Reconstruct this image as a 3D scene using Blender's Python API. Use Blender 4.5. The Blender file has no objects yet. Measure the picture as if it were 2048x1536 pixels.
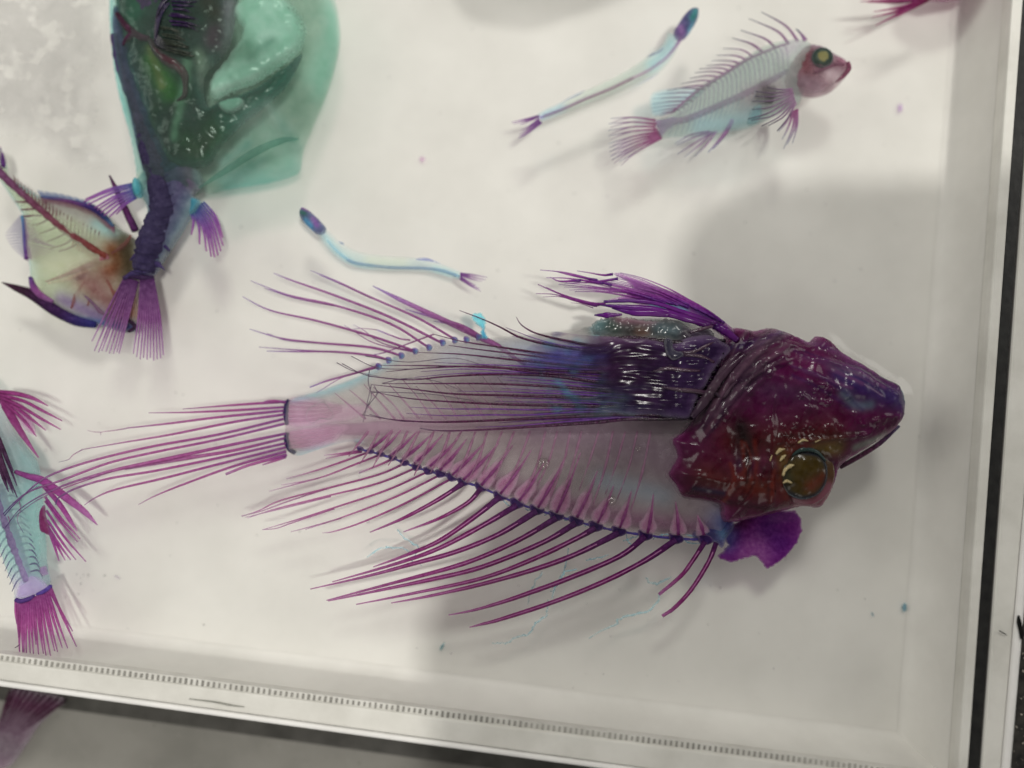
import bpy, math, random
import numpy as np
from mathutils import Vector, Euler
from mathutils import noise as mnoise
from mathutils.geometry import delaunay_2d_cdt

random.seed(7)
rs = np.random.RandomState(11)
scene = bpy.context.scene
COL = scene.collection

# ------------------------------------------------------------------ camera
W, H = 2048.0, 1536.0
FPX = 1480.0                      # focal length in photograph pixels
DIST = 0.217                      # lens to tray floor, metres
TILT = math.radians(4.4)
cam_data = bpy.data.cameras.new('camera')
cam = bpy.data.objects.new('camera', cam_data)
COL.objects.link(cam)
cam.location = (0, -DIST*math.tan(TILT), DIST)
cam.rotation_euler = (TILT, 0, 0)
cam_data.sensor_width = 36.0
cam_data.lens = 36.0*FPX/W
cam_data.clip_start = 0.005
cam_data.clip_end = 20
cam_data.dof.use_dof = True
cam_data.dof.focus_distance = DIST-0.018
cam_data.dof.aperture_fstop = 1.9
scene.camera = cam
CL = Vector(cam.location); CR = Euler(cam.rotation_euler).to_matrix()
UNIT = DIST/FPX                   # metres per photograph pixel on the floor

# ------------------------------------------------------------------ light
world = bpy.data.worlds.new('World'); scene.world = world
world.use_nodes = True
bg = world.node_tree.nodes['Background']
bg.inputs[0].default_value = (1.0, 0.972, 0.915, 1)
bg.inputs[1].default_value = 0.21

def area(name, loc, target, sx, sy, power, color=(1, .972, .915)):
    l = bpy.data.lights.new(name, 'AREA'); l.shape = 'RECTANGLE'
    l.size = sx; l.size_y = sy; l.energy = power; l.color = color
    o = bpy.data.objects.new(name, l); COL.objects.link(o)
    o.location = loc
    o.rotation_euler = (Vector(target)-Vector(loc)).to_track_quat('-Z', 'Y').to_euler()
    return o
area('ceiling_lamp_behind', (0.10, 1.15, 1.15), (0, 0, 0), 0.32, 0.24, 9.0)
area('ceiling_lamp_above', (0.62, -0.28, 2.4), (0, 0, 0), 0.07, 0.07, 31.0)
area('ceiling_panel', (-3.4, 1.3, 2.1), (0, 0, 0), 2.0, 2.0, 56.0)
area('ceiling_panel_far', (3.6, 1.6, 2.3), (0, 0, 0), 2.0, 2.0, 40.0)
area('ceiling_panel_near', (0.4, -3.6, 2.6), (0, 0, 0), 2.0, 2.0, 24.0)

scene.view_settings.view_transform = 'Standard'
scene.view_settings.look = 'None'
scene.view_settings.exposure = -0.22
scene.view_settings.gamma = 1.0
scene.view_settings.use_curve_mapping = False
scene.render.engine = 'CYCLES'
cy = scene.cycles
cy.transparent_max_bounces = 48
cy.max_bounces = 10
cy.diffuse_bounces = 3
cy.glossy_bounces = 3
cy.use_denoising = True
cy.caustics_reflective = False
cy.caustics_refractive = False

# ------------------------------------------------------------------ helpers
def at(px, py, zmm):
    """World point at height zmm (millimetres) that the photograph shows at a pixel."""
    d = CR @ Vector(((px-W/2)/FPX, -(py-H/2)/FPX, -1.0))
    t = (zmm*1e-3-CL.z)/d.z
    return CL+d*t

def rg(x0, y0, s):
    return lambda *p: [(x0+a/s, y0+b/s) for a, b in zip(p[::2], p[1::2])]
R1 = rg(1150, 500, 2048/700); R2 = rg(450, 500, 2048/750); R3 = rg(1000, 850, 2048/700)
R4 = rg(450, 850, 2048/700);  R5 = rg(0, 700, 3.2);       R6 = rg(0, 0, 2048/720)
R7 = rg(0, 300, 2048/560);    R8 = rg(1180, 0, 2048/560); S1 = rg(980, 0, 2048/460)
S2 = rg(560, 380, 2048/460);  S3 = rg(0, 760, 847/320.);  S4 = rg(0, 1200, 2.048)
S5 = rg(1000, 1200, 2048/1048.); S6 = rg(1680, 0, 1130/368.); S7 = rg(1800, 500, 368/248.)
S8 = rg(1500, 600, 1280/350.); U3 = rg(1080, 540, 2048/420); U2 = rg(200, 0, 6.4)
U1 = rg(0, 1040, 991/320.)
F = rg(0, 0, 1)

def lin(c):
    c = c/255.0
    return c/12.92 if c <= 0.04045 else ((c+0.055)/1.055)**2.4
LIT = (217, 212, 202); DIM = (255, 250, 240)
def C(r, g, b, a=0.3, ref=LIT):
    """Stain colour: what the photograph shows over the white floor, a = cloudiness."""
    if max(r, g, b) < 128:      # dense stain: steeper than it looks beside the bright floor
        r, g, b = [128*(v/128.0)**1.35 for v in (r, g, b)]
    if ref is LIT and g < b and g < r-20 and a <= .6:   # thin bone lets the backlight through: pinker
        r, g, b = r+6, g+11, b+12
    t = [min(0.97, max(0.004, lin(v)/lin(w))) for v, w in zip((r, g, b), ref)]
    m = sum(t)/3
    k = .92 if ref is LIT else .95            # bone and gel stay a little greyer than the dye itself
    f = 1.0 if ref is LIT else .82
    return tuple(max(.004, (m+(v-m)*k)*f) for v in t)+(a,)
CLEAR = (0.97, 0.97, 0.97, 0.02)

def catmull(pts, k):
    p = [np.array(q, float) for q in pts]
    if len(p) == 2:
        return np.array([p[0]+(p[1]-p[0])*t for t in np.linspace(0, 1, max(3, k//2))])
    out = []
    e = [2*p[0]-p[1]]+p+[2*p[-1]-p[-2]]
    for i in range(1, len(e)-2):
        for j in range(k):
            t = j/k
            out.append(0.5*((2*e[i])+(-e[i-1]+e[i+1])*t+(2*e[i-1]-5*e[i]+4*e[i+1]-e[i+2])*t*t
                            + (-e[i-1]+3*e[i]-3*e[i+1]+e[i+2])*t**3))
    out.append(e[-2])
    return np.array(out)

def link(name, verts, faces, mat, parent=None, cols=None, smooth=True):
    me = bpy.data.meshes.new(name)
    me.from_pydata([tuple(v) for v in verts], [], [tuple(f) for f in faces])
    if smooth:
        me.polygons.foreach_set('use_smooth', [True]*len(me.polygons))
    if cols is not None:
        ca = me.color_attributes.new('Col', 'FLOAT_COLOR', 'POINT')
        ca.data.foreach_set('color', np.asarray(cols, np.float32).ravel())
    me.update()
    me.materials.append(mat)
    o = bpy.data.objects.new(name, me); COL.objects.link(o)
    if parent is not None:
        o.parent = parent
        o.matrix_parent_inverse = parent.matrix_basis.inverted()
    return o

def thing(name, label, cat, px, py, z=0.0, group=None):
    o = bpy.data.objects.new(name, None); COL.objects.link(o)
    o.empty_display_size = 0.005
    o.location = at(px, py, z)
    o['label'] = label; o['category'] = cat
    if group: o['group'] = group
    return o

def lerpcols(cols, n):
    if isinstance(cols, tuple): return np.tile(np.array(cols), (n, 1))
    c = np.array(cols); x = np.linspace(0, len(c)-1, n)
    i = np.minimum(x.astype(int), len(c)-2); f = (x-i)[:, None]
    return c[i]*(1-f)+c[i+1]*f

def tube(name, pts, r, col, parent, mat=None, z=12.0, k=5, sides=6, flat=1.0, wob=0.0):
    """Tapered rod along pixel points; r in pixels; z in mm: constant or list along the rod."""
    q = catmull(pts, k); n = len(q)
    zz = np.full(n, z, float) if np.isscalar(z) else np.interp(np.linspace(0, 1, n), np.linspace(0, 1, len(z)), z)
    rr = np.full(n, r, float) if np.isscalar(r) else np.interp(np.linspace(0, 1, n), np.linspace(0, 1, len(r)), r)
    if wob: rr = rr*(1+wob*rs.uniform(-1, 1, n))
    P = [at(x, y, h) for (x, y), h in zip(q, zz)]
    cc = lerpcols(col, n)
    V, Fc, K = [], [], []
    ph = random.random()*6.28
    for i in range(n):
        t = (P[min(i+1, n-1)]-P[max(i-1, 0)])
        t = t.normalized() if t.length > 1e-9 else Vector((1, 0, 0))
        b = t.cross(Vector((0, 0, 1)))
        b = b.normalized() if b.length > 1e-6 else Vector((0, 1, 0))
        nn = b.cross(t)
        rad = rr[i]*UNIT*(1-zz[i]*1e-3/DIST)
        for s in range(sides):
            a = 2*math.pi*s/sides
            V.append(P[i]+b*(math.cos(a)*rad)+nn*(math.sin(a)*rad*flat)); K.append(cc[i])
    for i in range(n-1):
        for s in range(sides):
            s2 = (s+1) % sides
            Fc.append((i*sides+s, i*sides+s2, (i+1)*sides+s2, (i+1)*sides+s))
    Fc.append(tuple(range(sides-1, -1, -1))); Fc.append(tuple((n-1)*sides+s for s in range(sides)))
    return link(name, V, Fc, mat or M_SUB, parent, K)

def seg_dist(P, A, B):
    """distance of points P (n,2) to segments A->B (m,2): min over segments"""
    d = np.full(len(P), 1e9)
    for a, b in zip(A, B):
        ab = b-a; L = float(ab@ab)+1e-12
        t = np.clip(((P-a)@ab)/L, 0, 1)
        d = np.minimum(d, np.hypot(*(P-(a+t[:, None]*ab)).T))
    return d

def line_dist(P, line):
    q = catmull(line, 4) if len(line) > 2 else np.array(line, float)
    return seg_dist(P, q[:-1], q[1:])

def inside(P, poly):
    x, y = P[:, 0], P[:, 1]; r = np.zeros(len(P), bool)
    n = len(poly)
    for i in range(n):
        x1, y1 = poly[i]; x2, y2 = poly[(i+1) % n]
        c = ((y1 > y) != (y2 > y))
        with np.errstate(divide='ignore', invalid='ignore'):
            xi = (x2-x1)*(y-y1)/(y2-y1+1e-12)+x1
        r ^= c & (x < xi)
    return r

def smooth_closed(pts, k=4):
    p = [np.array(q, float) for q in pts]; n = len(p); out = []
    for i in range(n):
        a, b, c, d = p[i-1], p[i], p[(i+1) % n], p[(i+2) % n]
        for j in range(k):
            t = j/k
            out.append(0.5*((2*b)+(-a+c)*t+(2*a-5*b+4*c-d)*t*t+(-a+3*b-3*c+d)*t**3))
    return np.array(out)

def resample(poly, step):
    q = np.vstack([poly, poly[:1]]); L = np.r_[0, np.cumsum(np.hypot(*np.diff(q, axis=0).T))]
    n = max(8, int(L[-1]/step)); t = np.linspace(0, L[-1], n, endpoint=False)
    return np.c_[np.interp(t, L, q[:, 0]), np.interp(t, L, q[:, 1])]

def paint(base, spots):
    """Stain pattern: spots are ((x, y), radius, colour, strength) or (line, width, colour, strength)."""
    def f(P, d):
        c = np.tile(np.array(base, float), (len(P), 1))
        for where, rad, cl, st in spots:
            if isinstance(where, list):
                dd = line_dist(P, where)
            else:
                dd = np.hypot(P[:, 0]-where[0], P[:, 1]-where[1])
            w = (np.exp(-(dd/rad)**2*1.4)*st)[:, None]
            c = c*(1-w)+np.array(cl)*w
        return c
    return f

def nz(P, s, seed=0.0):
    return np.array([mnoise.noise((x/s, y/s, seed)) for x, y in P])

def blob(name, outline, z, h, col, parent, mat=None, res=6.0, fade=14.0, rnd=None, under=0.8,
         zf=None, smooth=True, edge=0.0, zgrad=None, ragged=0.0):
    """Soft closed body over a pixel outline: pillow-shaped above and below, middle at z mm, half height h mm."""
    poly = smooth_closed(outline) if smooth else np.array(outline, float)
    poly = resample(poly, res)
    if ragged:
        poly = poly+rs.normal(0, ragged, poly.shape)
    x0, y0 = poly.min(0); x1, y1 = poly.max(0)
    gx, gy = np.meshgrid(np.arange(x0+res*.5, x1, res), np.arange(y0+res*.5, y1, res*.87))
    gx[1::2] += res*.5
    G = np.c_[gx.ravel(), gy.ravel()]
    G = G[inside(G, poly)]
    nb = len(poly)
    if len(G):
        dg = seg_dist(G, poly, np.roll(poly, -1, 0))
        G = G[dg > res*.45]
    allp = np.vstack([poly, G]) if len(G) else poly
    vs = [Vector(p) for p in allp]
    ed = [(i, (i+1) % nb) for i in range(nb)]
    ov, oe, of, a_, b_, c_ = delaunay_2d_cdt(vs, ed, [], 1, 1e-4)
    P = np.array([tuple(v) for v in ov])
    d = seg_dist(P, poly, np.roll(poly, -1, 0))
    dm = max(d.max(), 1e-6); rnd = min(rnd or dm, dm)
    t = np.clip(d/rnd, 0, 1)
    prof = np.sqrt(np.clip(1-(1-t)**2, 0, 1))
    on = d < res*.1
    top = h*prof+edge; bot = -h*under*prof-edge
    if zf is not None:
        top = top+zf(P, d)*np.clip(d/(res*1.5), 0, 1)
    top = np.maximum(top, bot+0.05)
    cols = col(P, d) if callable(col) else np.tile(np.array(col, float), (len(P), 1))
    if fade:
        w = np.clip(0.25+0.75*d/fade, 0, 1)[:, None]
        cols = np.c_[np.clip(cols[:, :3], .003, .98)**w, np.clip(cols[:, 3:4]*np.clip(w*1.1, 0, 1), 0, 1)]
    zc = np.full(len(P), z, float)
    if zgrad is not None: zc = zc+zgrad(P)
    n = len(P)
    V = []
    for (x, y), c, tz in zip(P, zc, top):
        p = at(x, y, c+0.15*h); V.append((p.x, p.y, (c+tz)*1e-3))
    for (x, y), c, bz in zip(P, zc, bot):
        p = at(x, y, c+0.15*h); V.append((p.x, p.y, (c+bz)*1e-3))
    Fc = []
    edges_b = {}
    for f in of:
        f = list(f)
        a = P[f]; ar = sum(a[i][0]*a[(i+1) % len(f)][1]-a[(i+1) % len(f)][0]*a[i][1] for i in range(len(f)))
        if ar > 0: f = f[::-1]          # pixel y runs down
        Fc.append(f); Fc.append([v+n for v in f[::-1]])
        for i in range(len(f)):
            e = (f[i], f[(i+1) % len(f)])
            if (e[1], e[0]) in edges_b: del edges_b[(e[1], e[0])]
            else: edges_b[e] = 1
    for a, b in edges_b:
        Fc.append((b, a, a+n, b+n))
    return link(name, V, Fc, mat or M_SUB, parent, np.vstack([cols, cols]))

# ------------------------------------------------------------------ materials
def tissue(name, rough, spec, bump=0.0, bscale=900.0, grain=0.25, gscale=500.0):
    m = bpy.data.materials.new(name); m.use_nodes = True
    nt = m.node_tree; N = nt.nodes; L = nt.links
    out = N['Material Output']; p = N['Principled BSDF']
    at_ = N.new('ShaderNodeAttribute'); at_.attribute_name = 'Col'
    tc = N.new('ShaderNodeNewGeometry')
    no = N.new('ShaderNodeTexNoise'); no.inputs['Scale'].default_value = gscale
    no.inputs['Detail'].default_value = 5; no.inputs['Roughness'].default_value = .65
    L.new(tc.outputs['Position'], no.inputs['Vector'])
    mr = N.new('ShaderNodeMapRange'); mr.inputs['To Min'].default_value = 1-grain; mr.inputs['To Max'].default_value = 1+grain
    mr.inputs['From Min'].default_value = .25; mr.inputs['From Max'].default_value = .75
    L.new(no.outputs['Fac'], mr.inputs['Value'])
    # the stain is denser and thinner by turns: the power of the colour varies
    g0 = N.new('ShaderNodeGamma'); L.new(at_.outputs['Color'], g0.inputs['Color']); L.new(mr.outputs['Result'], g0.inputs['Gamma'])
    g = N.new('ShaderNodeGamma'); L.new(g0.outputs['Color'], g.inputs['Color']); g.inputs['Gamma'].default_value = .5
    tr = N.new('ShaderNodeBsdfTransparent'); L.new(g.outputs['Color'], tr.inputs['Color'])
    L.new(g0.outputs['Color'], p.inputs['Base Color'])
    p.inputs['Roughness'].default_value = rough
    p.inputs['Specular IOR Level'].default_value = spec
    mx = N.new('ShaderNodeMixShader')
    L.new(at_.outputs['Alpha'], mx.inputs['Fac']); L.new(tr.outputs[0], mx.inputs[1]); L.new(p.outputs[0], mx.inputs[2])
    L.new(mx.outputs[0], out.inputs['Surface'])
    if bump:
        b = N.new('ShaderNodeBump'); b.inputs['Strength'].default_value = bump; b.inputs['Distance'].default_value = .0004
        n2 = N.new('ShaderNodeTexNoise'); n2.inputs['Scale'].default_value = bscale; n2.inputs['Detail'].default_value = 4
        L.new(tc.outputs['Position'], n2.inputs['Vector'])
        L.new(n2.outputs['Fac'], b.inputs['Height']); L.new(b.outputs['Normal'], p.inputs['Normal'])
    return m
M_SUB = tissue('stained_tissue_in_fluid', .7, .05)
M_BONE = tissue('stained_bone_in_fluid', .5, .12, grain=.3, gscale=900)
M_WET = tissue('wet_stained_tissue', .2, .34, bump=.05, bscale=300, grain=.13, gscale=260)
M_WETRAY = tissue('wet_stained_bone', .24, .3, bump=.25, bscale=900, grain=.3, gscale=900)

M_SAC = tissue('cloudy_belly_membrane', .6, .08, bump=.05, bscale=200, grain=.55, gscale=130)
M_WEB = tissue('wet_dark_fin_web', .18, .17, bump=.05, bscale=300, grain=.2, gscale=260)

def plain(name, c1, c2, scale, rough, spec=.3, bump=0, detail=6):
    m = bpy.data.materials.new(name); m.use_nodes = True
    nt = m.node_tree; N = nt.nodes; L = nt.links; p = N['Principled BSDF']
    tc = N.new('ShaderNodeNewGeometry')
    no = N.new('ShaderNodeTexNoise'); no.inputs['Scale'].default_value = scale; no.inputs['Detail'].default_value = detail
    no.inputs['Roughness'].default_value = .6
    L.new(tc.outputs['Position'], no.inputs['Vector'])
    cr = N.new('ShaderNodeValToRGB')
    cr.color_ramp.elements[0].position = .32; cr.color_ramp.elements[1].position = .62
    cr.color_ramp.elements[0].color = (*c1, 1); cr.color_ramp.elements[1].color = (*c2, 1)
    L.new(no.outputs['Fac'], cr.inputs['Fac']); L.new(cr.outputs['Color'], p.inputs['Base Color'])
    p.inputs['Roughness'].default_value = rough; p.inputs['Specular IOR Level'].default_value = spec
    if bump:
        b = N.new('ShaderNodeBump'); b.inputs['Strength'].default_value = bump; b.inputs['Distance'].default_value = .0005
        L.new(no.outputs['Fac'], b.inputs['Height']); L.new(b.outputs['Normal'], p.inputs['Normal'])
    return m
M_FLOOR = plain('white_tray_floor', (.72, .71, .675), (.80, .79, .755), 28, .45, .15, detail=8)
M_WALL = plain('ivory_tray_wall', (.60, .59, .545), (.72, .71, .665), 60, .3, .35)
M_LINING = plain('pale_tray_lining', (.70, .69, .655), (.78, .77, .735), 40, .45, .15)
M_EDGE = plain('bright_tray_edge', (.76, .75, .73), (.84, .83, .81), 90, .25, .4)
M_TICK = plain('dark_ridge', (.14, .136, .122), (.42, .41, .375), 16, .5)
M_GAP_SHADE = plain('black_gap_shade', (.006, .006, .006), (.018, .018, .017), 300, .35, .4, .3)
M_BENCH = plain('worn_grey_bench', (.20, .195, .175), (.26, .252, .228), 45, .38, .3, .15, 10)
M_DARK = plain('black_bench_trim', (.008, .008, .008), (.05, .046, .04), 260, .35, .4, .5, 10)
M_BENCH_SHADE = plain('dark_bench_shade', (.05, .048, .043), (.085, .082, .074), 120, .4, .3, .3, 8)
M_SEAL = plain('grey_sealant', (.56, .55, .51), (.70, .69, .65), 120, .4)
M_BLACK = plain('black_debris', (.01, .01, .01), (.03, .025, .02), 900, .5)
M_BLOCKER = plain('dark_blocker_shell', (.015, .015, .016), (.022, .022, .024), 40, .4)

def fluid():
    m = bpy.data.materials.new('clear_fluid_surface'); m.use_nodes = True
    nt = m.node_tree; N = nt.nodes; L = nt.links
    for n in list(N):
        if n.type == 'BSDF_PRINCIPLED': N.remove(n)
    tr = N.new('ShaderNodeBsdfTransparent'); tr.inputs[0].default_value = (.985, .985, .98, 1)
    gl = N.new('ShaderNodeBsdfGlossy'); gl.inputs['Roughness'].default_value = .03
    fr = N.new('ShaderNodeLayerWeight'); fr.inputs['Blend'].default_value = .5
    pw = N.new('ShaderNodeMath'); pw.operation = 'POWER'; pw.inputs[1].default_value = 5
    L.new(fr.outputs['Facing'], pw.inputs[0])
    ma = N.new('ShaderNodeMath'); ma.operation = 'MULTIPLY_ADD'; ma.inputs[1].default_value = .97; ma.inputs[2].default_value = .03
    L.new(pw.outputs[0], ma.inputs[0])
    mx = N.new('ShaderNodeMixShader')
    tc = N.new('ShaderNodeNewGeometry')
    no = N.new('ShaderNodeTexNoise'); no.inputs['Scale'].default_value = 55; no.inputs['Detail'].default_value = 2
    L.new(tc.outputs['Position'], no.inputs['Vector'])
    b = N.new('ShaderNodeBump'); b.inputs['Strength'].default_value = .05; b.inputs['Distance'].default_value = .002
    L.new(no.outputs['Fac'], b.inputs['Height'])
    for s in (gl, fr): L.new(b.outputs['Normal'], s.inputs['Normal'])
    L.new(ma.outputs[0], mx.inputs['Fac']); L.new(tr.outputs[0], mx.inputs[1]); L.new(gl.outputs[0], mx.inputs[2])
    L.new(mx.outputs[0], N['Material Output'].inputs['Surface'])
    return m
M_FLUID = fluid()

# stain colours
MAG = C(150, 62, 112, .45); MAGL = C(168, 98, 135, .4); MAGD = C(92, 24, 74, .6)
MAG_S = C(112, 24, 82, .55, DIM); VIO = C(95, 60, 118, .5); NAVY = C(58, 48, 88, .6)
TEAL = C(110, 180, 190, .25); TEALD = C(60, 140, 158, .35); PALEBLUE = C(165, 200, 205, .18)
PINKGEL = C(196, 170, 172, .25); GREENGEL = C(188, 192, 175, .22); GREYGEL = C(176, 174, 162, .25)

# ------------------------------------------------------------------ setting: bench
def prism(name, top, z0, z1, mat, parent=None, bev=0.0):
    """Box on four world corners."""
    V = [(p.x, p.y, z0) for p in top]+[(p.x, p.y, z1) for p in top]
    n = len(top)
    ar = sum(top[i].x*top[(i+1) % n].y-top[(i+1) % n].x*top[i].y for i in range(n))
    idx = list(range(n)) if ar > 0 else list(range(n))[::-1]
    Fc = [[i for i in idx[::-1]], [i+n for i in idx]]
    for k in range(n):
        a, b = idx[k], idx[(k+1) % n]
        Fc.append((a, b, b+n, a+n))
    o = link(name, V, Fc, mat, parent, smooth=False)
    if bev:
        md = o.modifiers.new('edge', 'BEVEL'); md.width = bev; md.segments = 2
    return o

bench = prism('bench', [Vector((-.6, -.6, 0)), Vector((.6, -.6, 0)), Vector((.6, .6, 0)), Vector((-.6, .6, 0))], -.030, -.0105, M_BENCH)
bench['kind'] = 'structure'

# ------------------------------------------------------------------ tray
TOP = 20.0
tray = thing('tray', 'large white fluid-filled tray holding all the stained fish', 'tray', 1024, 768, -10)
bi = lambda x: (x, 1322+.129*x)            # inner upper edge of the lower wall
bo = lambda x: (x, 1361+.137*x)
ri = lambda y: (2025-.0702*y, y)           # inner upper edge of the side wall
ro = lambda y: (2047-.0715*y, y)
wb = [at(*bi(-900), TOP), at(*bi(1888), TOP), at(*bo(1895), TOP), at(*bo(-900), TOP)]
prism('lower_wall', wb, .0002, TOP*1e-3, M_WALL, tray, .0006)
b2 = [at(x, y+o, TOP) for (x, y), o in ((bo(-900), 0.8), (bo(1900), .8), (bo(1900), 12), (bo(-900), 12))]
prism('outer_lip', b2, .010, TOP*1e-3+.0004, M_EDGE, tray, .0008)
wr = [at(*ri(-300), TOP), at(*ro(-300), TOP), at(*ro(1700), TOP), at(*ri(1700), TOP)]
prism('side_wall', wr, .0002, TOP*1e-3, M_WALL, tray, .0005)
gk = [at(x+o, y, TOP) for (x, y), o in ((ro(-300), .6), (ro(-300), 23), (ro(1700), 23), (ro(1700), .6))]
prism('dark_gap_strip', gk, .0, TOP*1e-3-.0004, M_GAP_SHADE, tray)  # black strip stands in for the shaded gap between wall and frame
fr_ = [at(x, y, TOP) for x, y in ((2082, 0), (2140, 0), (2002, 1560), (1948, 1560))]
fr_ = [at(2079, -60, TOP), at(2140, -60, TOP), at(1996, 1620, TOP), at(1958, 1620, TOP)]
prism('outer_frame', fr_, -.0, TOP*1e-3, M_WALL, tray, .0006)
fe_ = [at(2141, -60, TOP), at(2158, -60, TOP), at(2014, 1620, TOP), at(1997, 1620, TOP)]
prism('outer_frame_edge', fe_, -.0, TOP*1e-3+.0005, M_EDGE, tray, .0008)
dk = [at(2162, -60, 8), at(2400, -60, 8), at(2400, 1640, 8), at(2016, 1640, 8)]
trim = prism('bench_trim', dk, -.0104, .006, M_DARK); trim['kind'] = 'structure'
# grubby seal bead where floor meets the walls
def world_tube(name, A, B, r, mat, parent):
    n = 60; V = []; Fc = []
    d = (B-A).normalized(); s = Vector((-d.y, d.x, 0))
    for i in range(n):
        c = A.lerp(B, i/(n-1)); rr = r*(1+.25*mnoise.noise((i*.4, 3.3, r*1e4)))
        for a in range(8):
            th = a*math.pi/4
            V.append(c+s*(math.cos(th)*rr)+Vector((0, 0, math.sin(th)*rr*.7)))
    for i in range(n-1):
        for a in range(8):
            Fc.append((i*8+a, i*8+(a+1) % 8, (i+1)*8+(a+1) % 8, (i+1)*8+a))
    return link(name, V, Fc, mat, parent)
def meet(p, q, u, v):
    d1 = q-p; d2 = v-u; k = d1.x*d2.y-d1.y*d2.x
    return p+d1*(((u.x-p.x)*d2.y-(u.y-p.y)*d2.x)/k)
corner = meet(wb[0], wb[1], wr[0], wr[3])
e1 = (wb[0]-corner).normalized(); e2 = (wr[0]-corner).normalized()
fc = [corner-e1*.001-e2*.001, wb[0]-e2*.001, wb[0]+e2*.45, corner+e2*.45-e1*.001]
prism('floor', fc, -.010, 0, M_FLOOR, tray)
def cove(A, B, inn, R):
    """rounded corner between floor and wall"""
    V, Fc = [], []; n = 40; m = 14
    for i in range(n):
        c = A.lerp(B, i/(n-1)); rr = R*(1+.05*mnoise.noise((i*.35, 1.7, R*900))); rz = .0155
        for j in range(m+1):
            th = math.pi/2*j/m
            V.append(Vector((c.x, c.y, 0))+inn*(rr*(1-math.sin(th))+.00005)+Vector((0, 0, rz*(1-math.cos(th))+.0001)))
    for i in range(n-1):
        for j in range(m):
            Fc.append((i*(m+1)+j, (i+1)*(m+1)+j, (i+1)*(m+1)+j+1, i*(m+1)+j+1))
    return link('rounded_corner', V, Fc, M_LINING, tray)
cove(corner, wb[0], e2, .0050)
cove(corner, wr[0], e1, .0055)
# ridged strip along the lower wall: 146 little ridges
def ledge(x, o): return at(bi(x)[0], bi(x)[1]-o, TOP-.7)
strip = prism('ridged_strip', [ledge(-60, 1), ledge(1850, 1), ledge(1850, 15), ledge(-60, 15)], .0165, .0193, M_SEAL, tray)
dirn = (wb[1]-wb[0]).normalized(); nrm = Vector((-dirn.y, dirn.x, 0))
ridge_me = None
for i in range(170):
    x = 4+11.15*i
    if x > 1835: break
    c = ledge(x, 7+.0012*x)
    if ridge_me is None:
        V = []
        for a in (-.00034, .00034):
            for b in (-.00075, .00075):
                for e in (0, .00022):
                    V.append(dirn*a*(1-e*900)+nrm*b*(1-e*600)+Vector((0, 0, e)))
        Fc = [(0, 1, 3, 2), (4, 6, 7, 5), (0, 4, 5, 1), (2, 3, 7, 6), (0, 2, 6, 4), (1, 5, 7, 3)]
        o = link('ridge', V, Fc, M_TICK, None, smooth=False); ridge_me = o.data
    else:
        o = bpy.data.objects.new('ridge', ridge_me); COL.objects.link(o)
    o.parent = strip
    o.location = (c.x, c.y, .01932)
    o.scale = (random.uniform(.8, 1.1), random.uniform(.65, 1.05), 1)
shadow_strip = prism('bench_shadow_strip', [at(x, y+o, -9) for (x, y), o in ((bo(-400), 6), (bo(2100), 6), (bo(2100), 46), (bo(-400), 40))], -.0104, -.0095, M_BENCH_SHADE); shadow_strip['kind'] = 'structure'  # dark strip stands in for the tray's shadow on the bench

# ------------------------------------------------------------------ large fish
def pick0(line, n):
    q = catmull(line, 10); L = np.r_[0, np.cumsum(np.hypot(*np.diff(q, axis=0).T))]
    t = np.linspace(0, L[-1], n)
    return [(float(np.interp(v, L, q[:, 0])), float(np.interp(v, L, q[:, 1]))) for v in t]
def rays(parent, name, lst, z, col, mat=None, r=(1.6, 1.5, .6), **kw):
    for L in lst:
        rr = r
        if isinstance(L, tuple): L, rr = L
        zz = z if np.isscalar(z) else [v+random.uniform(-.4, .4) for v in z]
        tube(name, L, rr, col, parent, mat, z=zz, **kw)

big = thing('large_fish', 'largest fish, purple head, long magenta fin spines and clear body, centre of tray', 'fish', 1150, 850, 0)

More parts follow.
